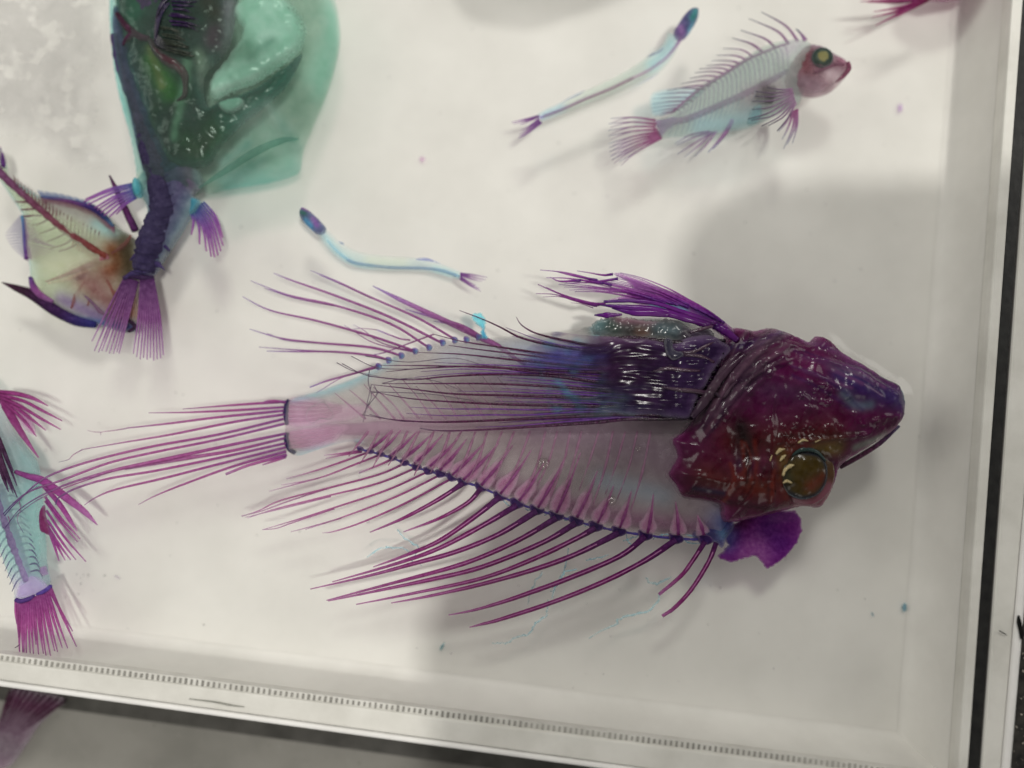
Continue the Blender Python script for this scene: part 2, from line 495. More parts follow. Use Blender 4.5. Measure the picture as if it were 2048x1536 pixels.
# --- clear body
body_out = F(580, 797, 626, 784, 670, 769, 721, 749, 758, 731, 791, 711, 838, 696, 889, 683, 963, 676, 1060, 668,
             1180, 652, 1280, 636, 1400, 642, 1470, 670, 1500, 760, 1480, 900, 1470, 1030, 1441, 1080, 1410, 1073, 1352, 1074, 1290, 1067,
             1236, 1056, 1191, 1046, 1154, 1036, 1113, 1026, 1072, 1012, 1034, 1001, 963, 971, 925, 957, 877, 940,
             826, 927, 781, 913, 740, 899, 717, 886, 689, 884, 641, 897, 590, 912, 573, 895, 567, 850, 570, 815)
GG = C(188, 182, 172, .16); GP = C(190, 164, 166, .2); GD = C(150, 148, 138, .25, DIM); GDP = C(140, 118, 122, .28, DIM)
TL = C(140, 196, 206, .2)
body_paint = paint(GG, [
    (F(590, 850, 680, 860, 800, 850, 950, 848, 1150, 850, 1330, 840), 30, C(184, 156, 158, .22), .85),
    (F(600, 840, 640, 870), 40, C(200, 174, 178, .2), .8),
    (F(900, 720, 1050, 700), 30, C(176, 190, 196, .2), .6),
    (F(1000, 770, 1200, 750, 1400, 740), 60, C(128, 128, 150, .3), .8),
    (F(960, 800, 1060, 860, 1200, 900, 1400, 960), 120, C(156, 138, 136, .26), .9),  # darker toward the head: thicker flesh, plus shade painted into the colour
    (F(1080, 850, 1300, 900, 1400, 960), 60, C(134, 106, 114, .36), .9),
    (F(1200, 960, 1320, 990), 26, C(160, 176, 180, .25), .6),
    (F(960, 962, 1050, 985, 1200, 1026, 1400, 1054), 26, C(152, 106, 124, .36), .9),
    (F(1440, 1040, 1460, 1060), 34, C(84, 96, 150, .5), .9),
    (F(590, 800, 700, 766, 790, 716), 8, TL, .8), (F(596, 912, 650, 896, 717, 886), 7, C(90, 180, 196, .3), .9),
    (F(1180, 650, 1280, 640, 1360, 650), 22, C(112, 118, 112, .5), .9),
    (F(1188, 655, 1196, 668), 9, C(100, 180, 186, .4), .9)])
blob('body', body_out, 9.5, 7.5, body_paint, big, M_SUB, res=7, fade=10, rnd=90)
# --- flesh exposed behind the head, above the pectoral fin
blob('flesh_patch', U3(500, 560, 560, 490, 720, 450, 900, 470, 1100, 490, 1300, 480, 1420, 540, 1500, 580, 1620, 560, 1700, 640, 1600, 720, 1400, 720,
     1200, 670, 1000, 660, 760, 650, 540, 630), 17.6, 1.4,
     paint(C(86, 84, 82, .8, DIM), [(U3(560, 530, 640, 560)[0], 26, C(104, 136, 134, .6, DIM), .9),
           (U3(760, 480, 900, 490, 1100, 500), 12, C(140, 100, 110, .7, DIM), .8),
           (U3(1150, 570, 1300, 600), 18, C(90, 104, 106, .8, DIM), .8), (U3(1450, 640, 1600, 640), 20, C(80, 66, 82, .8, DIM), .9),
           (U3(700, 560, 720, 580), 16, C(80, 92, 84, .8, DIM), .8), (U3(960, 620, 1010, 630), 14, C(120, 96, 84, .8, DIM), .8)]),
     big, M_WET, res=4, fade=8, zf=lambda P, d: 1.0*nz(P, 24)+.5*nz(P, 10, 4), ragged=1.2)
# --- backbone (soft, deep in the body), hypural plates
tube('backbone', F(640, 858, 740, 858, 860, 848, 1000, 846, 1150, 848, 1300, 850, 1420, 850), (8, 13, 17, 19, 19, 17, 14), [C(190, 156, 164, .2), C(180, 150, 156, .2), C(168, 140, 146, .2), C(170, 146, 150, .2)], big, M_SUB, z=8, sides=10, k=8, wob=.06)
blob('tail_plate', R2(365, 805, 480, 802, 640, 838, 790, 840, 780, 880, 690, 930, 560, 945, 345, 965, 335, 850), 10.5, 1.0, C(198, 160, 170, .3), big, M_SUB, res=6, fade=10)
blob('tail_plate', R2(345, 990, 560, 955, 680, 950, 640, 1010, 580, 1060, 430, 1100, 350, 1060), 10.5, 1.0, C(198, 162, 170, .3), big, M_SUB, res=6, fade=10)
tube('tail_plate_edge', R5(1850, 318, 1835, 350, 1828, 400, 1832, 440, 1838, 480), (4, 5, 6, 5, 4), NAVY, big, M_BONE, z=11)
tube('tail_plate_edge', R5(1840, 528, 1832, 560, 1840, 600, 1860, 640, 1890, 658), (4, 5, 6, 5, 4), NAVY, big, M_BONE, z=11)
# air pocket under the tail
tube('air_pocket', R2(540, 828, 575, 870, 592, 900, 575, 925, 520, 920, 482, 945, 445, 922, 455, 875, 500, 842, 540, 828), (.9, .6, .9, .5, .8, .6), C(150, 144, 142, .35), big, M_SUB, z=13.5)
for i in range(5):
    tube('tail_bone', R2(350, 830+i*26, 480, 838+i*22, 640, 850+i*8), (3.0, 2.2, .8), C(186, 142, 156, .25), big, M_SUB, z=11.8, k=6, wob=.2)
    tube('tail_bone', R2(352, 1000+i*20, 460, 985+i*20, 600, 965+i*14), (3.0, 2.2, .8), C(190, 150, 160, .25), big, M_SUB, z=11.8, k=6, wob=.2)

# --- neural and haemal spines inside the body, pale
for i in range(24):
    x = 720+i*27
    y0 = 838-.02*i; up = 86-abs(i-9)*2.2
    x += rs.uniform(-6, 6); up *= rs.uniform(.75, 1.1)
    tube('neural_spine', [(x+10, y0), (x-18+rs.uniform(-4, 4), y0-up*.5), (x-52, y0-up)], (2.2, 1.7, .7), C(176, 138, 150, .22), big, M_BONE, z=(16.9, 16.9, 16.7), k=4, wob=.3)
for i in range(22):
    x = 735+i*27
    lo = 62+i*4.0
    x += rs.uniform(-5, 5); lo *= rs.uniform(.8, 1.15)
    tube('haemal_spine', [(x, 862), (x-18+rs.uniform(-4, 4), 862+lo*.5), (x-40, 862+lo)], (2.2, 2.4, 1.0), C(158, 108, 128, .32), big, M_BONE, z=(16.9, 16.9, 16.7), k=4, wob=.3)

# --- bony struts of the lower fin, each with its pink blade
struts = [R4(850, 140, 960, 45), R4(900, 160, 1010, 50), R4(970, 180, 1100, 60), R4(1040, 200, 1190, 70), R4(1110, 225, 1250, 80),
          R4(1190, 250, 1340, 100), R4(1260, 262, 1390, 110), R4(1330, 292, 1490, 130), R4(1395, 320, 1570, 140), R4(1500, 352, 1655, 155),
          R4(1612, 402, 1765, 185), R4(1722, 442, 1845, 255), R4(1832, 482, 1975, 215), R3(330, 512, 450, 215), R3(450, 540, 552, 310),
          R3(570, 572, 650, 390), R3(700, 600, 758, 420), R3(862, 632, 892, 440), R3(1042, 642, 1030, 480), R3(1190, 640, 1160, 545)]
for i, s in enumerate(struts):
    (x0, y0), (x1, y1) = s
    x1, y1 = x0+(x1-x0)*1.18, y0+(y1-y0)*1.18
    big_ = min(1, i/9.0); L = math.hypot(x1-x0, y1-y0); ux, uy = (x1-x0)/L, (y1-y0)/L
    ref = LIT if i < 12 else DIM
    sc = tube('fin_strut', [(x0, y0), ((x0+x1)/2+2, (y0+y1)/2+1), (x1, y1)], (3.0+1.4*big_, 2.8, 1.2),
              [C(104, 32, 88, .55), C(134, 60, 106, .45), C(164, 112, 134, .32)], big, M_BONE, z=(16.0, 16.8, 17.0), k=5, wob=.15)
    wdt = 4+13*big_
    j = rs.uniform(.75, 1.2, 8)
    bl = [(x0+ux*L*a+uy*w*wdt, y0+uy*L*a-ux*w*wdt) for a, w in
          ((.0, .75*j[0]), (.18, 1.0*j[1]), (.38, .8*j[2]), (.6, .5*j[3]), (.85, .2), (1.08, 0), (.85, -.2), (.6, -.45*j[4]), (.38, -.8*j[5]), (.18, -1.05*j[6]), (.0, -.75*j[7]))]
    blob('blade', bl, 16.3, .25, C(162, 108, 130, .34), sc, M_SUB, res=4, fade=9)

# --- lower fin rays and spines
lower = [R4(800, 150, 690, 165, 580, 178), R4(800, 156, 690, 175, 588, 196), R4(850, 155, 700, 210, 520, 270, 360, 315),
         R4(910, 172, 750, 235, 550, 310, 330, 352), (R4(980, 198, 900, 235, 785, 280), (2.6, 2.2, 1.8)),
         R4(1050, 225, 900, 290, 600, 370, 330, 440, 200, 500, 100, 535), 
         R4(1120, 250, 900, 340, 600, 415, 300, 490, 130, 545), 
         R4(1190, 272, 950, 380, 650, 480, 400, 560, 222, 612), 
         R4(1260, 292, 1000, 420, 700, 535, 470, 612), (R4(1330, 312, 1050, 460, 800, 570, 640, 622, 570, 632), (2.4, 2.0, 1.6, .5))]
rays(big, 'lower_fin_ray', lower, (14.5, 13, 11.5), [C(112, 42, 92, .5), MAG, MAGL, C(178, 140, 160, .3)], M_BONE, r=(2.2, 2.0, 1.5, .7))
rays(big, 'ray_branch', [R4(550, 310, 400, 350, 258, 388), R4(600, 372, 360, 450, 200, 508, 95, 532), R4(620, 418, 380, 478, 120, 540), R4(640, 490, 400, 570, 300, 605, 220, 612), R4(680, 545, 520, 590, 385, 625),], (12.6, 11.6), [C(160, 92, 130, .4), C(176, 134, 156, .3)], M_BONE, r=(1.5, 1.2, .6))
spines = [R4(1395, 340, 1250, 435, 1050, 542, 848, 628), R4(1500, 368, 1420, 455, 1250, 548, 1045, 625),
          R4(1610, 420, 1450, 545, 1250, 680, 1050, 765, 868, 830), R4(1709, 470, 1500, 592, 1250, 722, 1000, 812, 628, 918),
          R4(1824, 505, 1600, 640, 1350, 742, 1100, 812, 850, 880, 500, 960), R4(1939, 545, 1700, 682, 1400, 810, 1000, 920, 595, 1026),
          R4(2054, 575, 1850, 692, 1500, 832, 1200, 905, 900, 968, 605, 1030), R4(2169, 602, 2048, 668, 1800, 786, 1500, 898, 1100, 985, 768, 1050),
          R4(2304, 632, 2048, 758, 1800, 848, 1500, 932, 1200, 1000, 972, 1042), R4(2459, 652, 2309, 768, 2009, 898, 1759, 990, 1609, 1040, 1450, 1085, 1308, 1112),
          R4(2639, 672, 2459, 792, 2209, 920, 1909, 1040, 1609, 1138, 1500, 1166, 1430, 1184), R3(1200, 682, 1130, 790, 1060, 882, 930, 992),
          R3(1265, 690, 1220, 802, 1120, 962, 1020, 1070, 950, 1118)]
for i, s in enumerate(spines):
    b = 4.6 if i < 2 else 5.2
    rr = (b*1.25, b, b*.95, b*.8, b*.55, 1.0) if i < 11 else (b, b*.9, b*.85, b*.75, b*.6)
    ref = LIT
    sp = tube('fin_spine', s, rr, [C(72, 26, 78, .7, ref), C(112, 28, 88, .55, ref), C(126, 44, 100, .5, ref), C(160, 92, 134, .42, ref)],
              big, M_BONE, z=(15.5, 14, 12.5, 11.5), k=6, sides=8, wob=.05)
    # paler seam along the two halves of the spine
    q = catmull(s, 4)
    tube('seam', [tuple(v) for v in q[2:-2:2]], (1.1, 1.0, .6), C(176, 104, 146, .5, ref), sp, M_BONE, z=(16.1, 14.6, 13.1, 12.0), k=2, sides=4)
# knobs where the spines hinge
knobs = R4(790, 138, 850, 152, 910, 168, 980, 190, 1050, 218, 1120, 244, 1190, 266, 1260, 282, 1330, 302, 1395, 328, 1500, 360, 1610, 412) + \
    R3(100, 455, 215, 492, 330, 528, 445, 560, 560, 590, 695, 618, 850, 642, 1030, 662, 1200, 668)
for i, (x, y) in enumerate(knobs):
    s = 5.4+min(i, 12)*.5
    blob('fin_knob', [(x-s*1.3, y-s*.7), (x, y-s*.9), (x+s*1.2, y-s*.3), (x+s*1.3, y+s*.6), (x, y+s*1.1), (x-s*.9, y+s*.8)], 14.5, 1.0,
         C(62, 34, 84, .7), big, M_BONE, res=3, fade=3)
for a, b in zip(knobs[:-1], knobs[1:]):
    tube('fin_base_bar', [a, ((a[0]+b[0])/2, (a[1]+b[1])/2+1.5), b], (3.2, 2.2, 3.4), C(84, 66, 124, .55), big, M_BONE, z=14.2, k=4, wob=.2)

# --- upper rear fin
upper = [(R2(1640, 630, 1500, 530, 1400, 480, 1150, 362, 950, 268, 806, 196), (3, 5, 6, 5.5, 4.5, .8)), (R2(1400, 478, 1300, 420, 1150, 370, 985, 324), (4.5, 4.5, 3.5, .6)),
         (R2(1380, 470, 1260, 412, 1140, 388), (4, 3, .6)), R2(1250, 484, 1050, 370, 800, 260, 620, 175, 468, 112), 
         (R2(1180, 505, 900, 366, 600, 248, 370, 168, 265, 126), (2.6, 2.8, 2.4, 1.8, .6)), R2(1110, 530, 900, 402, 600, 302, 340, 244, 140, 168), 
         R2(1040, 552, 800, 470, 500, 386, 250, 330, 95, 255), (R2(960, 576, 800, 532, 500, 506, 300, 480, 135, 432), (2.4, 2.6, 2.2, 1.5, .6)), 
         R2(890, 600, 800, 576, 600, 556, 400, 555, 228, 552), (R2(840, 632, 700, 676, 560, 714, 463, 750), (2.6, 2.2, 1.8, 1.2)),
         (R2(840, 642, 650, 692, 500, 780), (1.2, 1, .5)), (R2(1140, 460, 1000, 512, 870, 560, 765, 580), (1.6, 1.4, 1.2, .5)), (R2(1010, 492, 950, 482, 830, 436), (1.6, 1.6, 1.2)),
         (R2(1060, 560, 860, 510, 760, 440, 700, 408), (1, 1, .8, .4)), (R2(1040, 560, 820, 510, 700, 440, 650, 410), (1, 1, .8, .4)), (R2(830, 436, 760, 428, 700, 430), (.8, .6, .4))]
rays(big, 'upper_fin_ray', upper, (14.5, 13.5, 12.5), [C(128, 54, 106, .5), C(140, 70, 118, .45), C(150, 88, 134, .4), C(140, 110, 158, .35)], M_BONE, r=(2.4, 2.5, 2.2, 1.6, .6))
rays(big, 'ray_branch', [R2(800, 264, 640, 190, 515, 136), R2(600, 305, 380, 262, 215, 208), R2(500, 508, 330, 492, 230, 455), R2(620, 556, 400, 546, 185, 530),], (12.8, 12.4), [C(146, 84, 126, .4), C(146, 110, 152, .32)], M_BONE, r=(1.5, 1.2, .6))
for x, y in R2(840, 636, 895, 602, 965, 577, 1040, 552, 1116, 532, 1190, 506, 1256, 492, 1320, 490, 1385, 476):
    s = 6.5
    blob('fin_knob', [(x-s, y-s*.9), (x+s*.4, y-s), (x+s, y), (x+s*.5, y+s*.9), (x-s*.7, y+s)], 14.6, 1.0,
         paint(C(92, 60, 118, .55), [((x+3, y+2), 5, C(100, 150, 170, .4), .8)]), big, M_BONE, res=3, fade=3)
blob('tissue_tuft', R2(1350, 352, 1380, 340, 1405, 350, 1425, 385, 1418, 440, 1438, 482, 1395, 478, 1400, 425, 1372, 405, 1352, 380), 15, .8,
     paint(C(120, 196, 212, .35), [(R2(1410, 440, 1420, 470), 10, C(40, 140, 170, .5), .9)]), big, M_SUB, res=3, fade=4, ragged=.8)

# --- tail fin
tail = [R5(1840, 330, 1500, 352, 1170, 378), R5(1830, 365, 1500, 386, 1200, 399, 952, 402), (R5(1820, 388, 1400, 430, 1100, 468, 810, 500), (2.8, 2.6, 2.2, 1.2)),
        (R5(810, 502, 720, 516, 650, 526, 645, 545), (1.0, .8, .5, .4)), (R5(650, 526, 600, 524, 558, 513), (.6, .5, .3)), R5(1820, 412, 1500, 460, 1100, 540, 800, 590, 520, 638),
        (R5(530, 636, 470, 670, 440, 700, 376, 718), (1, .8, .6, .3)), R5(1820, 440, 1400, 540, 1000, 612, 700, 680, 450, 752, 270, 830, 120, 960, 28, 1060),
        R5(1820, 472, 1400, 572, 1000, 652, 700, 722, 400, 832, 200, 900, 98, 970, 20, 1050), (R5(1830, 535, 1500, 602, 1000, 712, 720, 772, 400, 870, 150, 1000, 30, 1142), (2.8, 3, 4.2, 3.2, 2, 1, .6)),
        (R5(1830, 562, 1500, 642, 1200, 692, 800, 762), (2.6, 3.2, 4.0, 2.0)), R5(1830, 596, 1400, 690, 1000, 772, 700, 822, 500, 880, 380, 942, 355, 990),
        (R5(720, 775, 420, 880, 240, 960, 100, 1060), (1.4, 1.2, .9, .5)), R5(1830, 622, 1400, 730, 1050, 820, 750, 890, 620, 940, 540, 992), (R5(1830, 650, 1500, 742, 1200, 850, 1000, 930, 885, 990), (3, 2.6, 2.2, 1.4, .5)),
        (R5(1835, 672, 1600, 735, 1445, 795), (3.2, 3, 2.6)), (R5(1830, 682, 1760, 708, 1680, 735), (3.2, 2.6, 1.2)), (R5(1830, 335, 1740, 325, 1690, 330), (3.2, 2.4, 1)),
        (R5(120, 950, 130, 1020, 110, 1090, 150, 1170), (.7, .6, .5, .4)), (R5(40, 1040, 60, 1100, 20, 1140), (.7, .6, .4))]
long_ = [L for L in tail if (L[0] if isinstance(L, tuple) else L)[-1][0] < 150]
short_ = [L for L in tail if L not in long_]
rays(big, 'tail_fin_ray', long_, (11.5, 13, 14.5, 16), [C(128, 56, 116, .5), C(150, 62, 118, .45), C(158, 84, 128, .42), C(132, 84, 124, .42), C(84, 68, 110, .5)], M_BONE, r=(2.6, 2.6, 2.4, 1.8, 1.0))
rays(big, 'tail_fin_ray', short_, (11.5, 12.5, 13), [C(128, 56, 116, .5), C(150, 62, 118, .45), C(158, 84, 128, .42), C(156, 104, 138, .38)], M_BONE, r=(2.6, 2.6, 2.3, 1.5, .7))

# --- head
head_out = F(1471, 654, 1509, 661, 1543, 655, 1581, 667, 1618, 683, 1635, 671, 1659, 681, 1683, 705, 1731, 732, 1765, 755, 1789, 767, 1803, 787,
             1806, 814, 1801, 838, 1786, 862, 1765, 877, 1731, 898, 1693, 922, 1678, 937, 1671, 961, 1659, 989, 1639, 1015, 1615, 1013, 1591, 1016, 1547, 1028,
             1461, 1046, 1440, 1030, 1437, 1008, 1372, 997, 1356, 986, 1346, 970, 1331, 948, 1350, 912, 1340, 880, 1362, 860, 1392, 822, 1415, 768, 1440, 712, 1450, 675)
HP = C(104, 40, 84, .72, DIM); HB = C(82, 34, 38, .78, DIM); HV = C(74, 54, 98, .75, DIM)
head_paint = paint(C(98, 30, 78, .74, DIM), [
    (F(1500, 720, 1600, 730), 64, C(112, 26, 88, .72, DIM), .9), (F(1480, 720, 1470, 760), 34, C(92, 62, 92, .7, DIM), .7),
    (F(1400, 850, 1440, 800, 1500, 740), 24, C(100, 80, 92, .7, DIM), .7),
    (F(1450, 880, 1540, 880, 1640, 870), 54, C(92, 36, 38, .8, DIM), .92), (F(1400, 950, 1500, 980, 1540, 960), 50, C(92, 40, 36, .8, DIM), .92),
    (F(1570, 900, 1560, 990), 26, C(104, 50, 36, .8, DIM), .8), (F(1480, 960, 1510, 970), 20, C(112, 56, 38, .75, DIM), .7),
    (F(1620, 900, 1660, 895), 22, C(100, 84, 46, .8, DIM), .95), (F(1545, 905, 1560, 950), 14, C(112, 92, 52, .8, DIM), .8),
    (F(1690, 770, 1740, 790, 1785, 810), 36, C(72, 52, 104, .75, DIM), .95), (F(1660, 750, 1700, 756), 22, C(78, 60, 112, .75, DIM), .9),
    (F(1720, 840, 1770, 846), 30, C(96, 30, 74, .8, DIM), .9), (F(1665, 790, 1690, 812, 1716, 812), 11, C(104, 112, 128, .75, DIM), .95),
    (F(1600, 680, 1680, 715, 1740, 745), 10, C(124, 70, 116, .6, DIM), .8), (F(1640, 735, 1700, 752), 6, C(138, 112, 126, .6, DIM), .6),
    (F(1790, 770, 1803, 800), 8, C(92, 150, 160, .45, DIM), .9), (F(1755, 750, 1790, 768), 6, C(110, 160, 164, .4, DIM), .8),
    (F(1470, 855, 1482, 905), 24, C(44, 34, 34, .85, DIM), .95), (F(1468, 925, 1480, 930), 12, C(78, 48, 72, .8, DIM), .8),
    (F(1655, 985, 1630, 1005, 1590, 1005), 15, C(158, 92, 104, .5, DIM), .95),
    (F(1700, 895, 1760, 872), 8, C(142, 146, 132, .5, DIM), .85), (F(1688, 922, 1740, 896, 1790, 862), 4, C(112, 40, 84, .6, DIM), .8),
    (F(1360, 985, 1440, 1000, 1540, 1018), 8, C(70, 14, 44, .85, DIM), .9), (F(1380, 975, 1440, 985), 7, C(58, 44, 70, .85, DIM), .9),
    (F(1540, 870, 1610, 872, 1700, 866), 5, C(66, 20, 26, .85, DIM), .7), (F(1530, 940, 1526, 1000), 5, C(120, 50, 36, .75, DIM), .7),
    (F(1520, 780, 1600, 790), 26, C(90, 52, 84, .75, DIM), .8), (F(1440, 700, 1500, 690, 1560, 668), 10, C(84, 62, 118, .7, DIM), .7)])
folds = []
for _ in range(30):
    t0 = rs.rand(); x0_, y0_ = 1385+70*t0+rs.normal()*8, 880-150*t0+rs.normal()*12
    ln_ = [(x0_, y0_), (x0_+40+rs.normal()*6, y0_-62+rs.normal()*8), (x0_+95+rs.normal()*8, y0_-105+rs.normal()*10), (x0_+150, y0_-132+rs.normal()*12)]
    folds.append((ln_, rs.uniform(2.0, 4.0), C(128, 92, 108, .7, DIM) if rs.rand() < .5 else C(60, 26, 58, .8, DIM), rs.uniform(.3, .7)))
for _ in range(14):
    x0_ = rs.uniform(1440, 1570); y0_ = rs.uniform(880, 940)
    folds.append(([(x0_, y0_), (x0_+rs.normal()*6, y0_+35), (x0_+rs.normal()*9, y0_+rs.uniform(50, 85))], rs.uniform(2.5, 5), C(118, 50, 40, .75, DIM) if rs.rand() < .5 else C(54, 22, 30, .85, DIM), rs.uniform(.3, .7)))
for _ in range(12):
    x0_ = rs.uniform(1560, 1640); y0_ = rs.uniform(690, 760)
    folds.append(([(x0_, y0_), (x0_+50, y0_+20+rs.normal()*4), (x0_+110, y0_+54+rs.normal()*8)], rs.uniform(2, 4), C(136, 74, 122, .65, DIM) if rs.rand() < .5 else C(66, 40, 92, .8, DIM), rs.uniform(.3, .6)))
_hp = head_paint
def head_paint(P, d):
    c = _hp(P, d)
    for l, w, cl, st in folds:
        k = (np.exp(-(line_dist(P, l)/w)**2)*st)[:, None]; c = c*(1-k)+np.array(cl)*k
    return c
peb = []
for (cx, cy_, n, sx, sy, lo, hi) in ((1632, 792, 34, 34, 26, 3.5, 7), (1600, 850, 26, 60, 12, 3, 5.5), (1720, 852, 16, 36, 18, 3, 6), (1560, 892, 14, 22, 22, 3, 6),
                                     (1620, 872, 22, 70, 8, 2.5, 4.5), (1500, 905, 16, 60, 50, 3, 5), (1766, 838, 10, 22, 14, 3, 7), (1480, 740, 14, 40, 40, 3, 6)):
    for _ in range(n):
        peb.append((cx+rs.normal()*sx*.6, cy_+rs.normal()*sy*.6, rs.uniform(lo, hi)))
peb = np.array(peb)
ridg = [(F(1400, 850, 1432, 790, 1470, 730, 1540, 690), 8, .9), (F(1420, 850, 1462, 790, 1510, 735), 5, .7), (F(1440, 840, 1480, 790, 1530, 745), 5, .6),
        (F(1630, 676, 1690, 712, 1780, 775), 7, .9), (F(1620, 720, 1700, 745, 1770, 790), 6, .7), (F(1530, 800, 1526, 900, 1530, 1000), 7, .7),
        (F(1560, 690, 1600, 700, 1640, 690), 6, .6), (F(1540, 884, 1620, 880, 1720, 868), 4, .6), (F(1360, 945, 1440, 960, 1520, 955), 7, .5),
        (F(1480, 690, 1540, 672, 1600, 680), 5, .6), (F(1450, 760, 1420, 820), 5, .5)]
def head_z(P, d):
    z = .9*nz(P, 40, 2.2)+.32*nz(P, 15, 5.1)+.08*nz(P, 7, 8.8)
    for x, y, r in peb:
        q = np.hypot(P[:, 0]-x, P[:, 1]-y)/r
        z = z+np.where(q < 1, np.sqrt(np.clip(1-q*q, 0, 1))*r*.085, 0)
    for l, w, cl, st in folds[::2]:
        z = z+.35*st*np.exp(-(line_dist(P, l)/(w*1.3))**2)
    for l, w, hh in ridg:
        z = z+hh*np.exp(-(line_dist(P, l)/w)**2)
    z = z-4.0*np.exp(-(np.hypot(P[:, 0]-1608, P[:, 1]-952)/46)**4)
    z = z-1.2*np.exp(-(line_dist(P, F(1470, 850, 1484, 910))/22)**2)
    z = z+1.4*np.exp(-(line_dist(P, F(1690, 775, 1780, 812))/34)**2)
    return z
blob('head', head_out, 14.8, 7.0, head_paint, big, M_WET, res=3.6, fade=12, rnd=70, zf=head_z, ragged=.5)
# eye: golden lens with teal rim, and the pink socket plate
blob('eye_socket', F(1556, 950, 1566, 915, 1600, 894, 1640, 892, 1664, 915, 1670, 955, 1656, 990, 1622, 1012, 1584, 1004, 1562, 980), 19.0, 1.6,
     paint(C(96, 72, 44, .8, DIM), [(F(1656, 975, 1630, 1004, 1590, 1004), 15, C(164, 98, 112, .55, DIM), .95)]), big, M_WET, res=4, fade=4)
def eye_col(P, d):
    c = paint(C(66, 54, 22, .8, LIT), [(F(1568, 930, 1574, 960), 10, C(52, 52, 34, .85), .85), (F(1618, 972, 1642, 955), 16, C(92, 48, 34, .8), .85), (F(1600, 925, 1625, 935), 12, C(78, 64, 28, .75), .7)])(P, d)
    w = np.clip(1.25-d/9.0, 0, 1)[:, None]*np.clip((P[:, 0]-1560)/40+(P[:, 1]-945)/120, .15, 1)[:, None]
    return c*(1-w)+np.array(C(36, 46, 58, .8))*w
eye = blob('eye', F(1561, 948, 1570, 921, 1598, 903, 1636, 907, 1654, 930, 1653, 966, 1634, 991, 1602, 999, 1572, 984), 20.6, 1.7, eye_col, big, M_WET, res=3, fade=2, rnd=34,
           zf=lambda P, d: .45*nz(P, 15, 7.7))
tube('eyelid', F(1582, 912, 1604, 899, 1632, 903, 1652, 922), (1.5, 5.5, 4, 1.5), C(52, 66, 62, .8), eye, M_WET, z=21.4, sides=8)
for ln_, r_ in ((F(1552, 908, 1560, 900, 1570, 898), (2, 4, 1.5)), (F(1560, 922, 1566, 914, 1572, 910), (1.5, 3.5, 1)), (F(1566, 952, 1570, 940, 1580, 932, 1588, 930), (2, 4, 4, 1.5)),
                (F(1566, 966, 1574, 962, 1584, 966), (1.5, 3.5, 1)), (F(1596, 886, 1606, 880, 1616, 882), (1.5, 3, 1)), (F(1540, 922, 1544, 910), (2, 1)), (F(1630, 884, 1644, 878), (1.5, 1))):
    tube('membrane_fleck', ln_, r_, C(176, 156, 108, .7), big, M_WET, z=22.4, k=6, sides=7, wob=.25)
tube('jaw_bone', F(1680, 934, 1720, 912, 1760, 886, 1798, 852), (5, 5, 5, 3), [C(92, 36, 74, .6, DIM), C(120, 60, 100, .55, DIM), C(96, 84, 118, .5, DIM)], big, M_WETRAY, z=13.2)
tube('nostril_rim', F(1672, 908, 1682, 900, 1688, 908, 1684, 918, 1672, 918), (2.5, 3.5, 3.5, 3, 2), C(176, 150, 110, .7, DIM), big, M_WETRAY, z=18)
tube('lip', F(1768, 806, 1786, 818, 1800, 828), (4, 5, 3), C(176, 160, 160, .6, DIM), big, M_WETRAY, z=20.2)
tube('lip', F(1770, 856, 1786, 846, 1794, 832), (4, 5, 4), C(96, 40, 72, .8, DIM), big, M_WETRAY, z=18.5, wob=.2)
# loose purple cheek plate under the head
blob('cheek_plate', R3(1340, 600, 1420, 545, 1600, 500, 1730, 500, 1762, 545, 1770, 620, 1738, 690, 1675, 768, 1600, 828, 1555, 842, 1532, 800, 1490, 765, 1440, 778, 1350, 806,
     1290, 782, 1275, 765, 1342, 700, 1300, 660), 9.0, .7,
     paint(C(112, 22, 112, .45), [(R3(1440, 760, 1520, 680, 1530, 780), 26, C(140, 62, 128, .4), .85), (R3(1560, 600, 1640, 690), 30, C(88, 10, 98, .55), .9),
           (R3(1340, 600, 1420, 560), 26, C(86, 16, 72, .7), .9), (R3(1340, 650, 1330, 690), 22, C(70, 80, 140, .55), .7), (R3(1755, 640, 1760, 560), 8, C(140, 56, 132, .4), .8)]),
     big, M_BONE, res=4, fade=3, smooth=False, ragged=.7, rnd=14)
blob('throat_cartilage', R3(1120, 640, 1200, 580, 1270, 520, 1350, 540, 1370, 600, 1330, 660, 1300, 720, 1260, 690, 1180, 690), 13.0, 1.2, paint(C(92, 86, 124, .3), [(R3(1290, 620, 1300, 640), 12, C(110, 150, 172, .3), .7)]), big, M_SUB, res=4, fade=8)

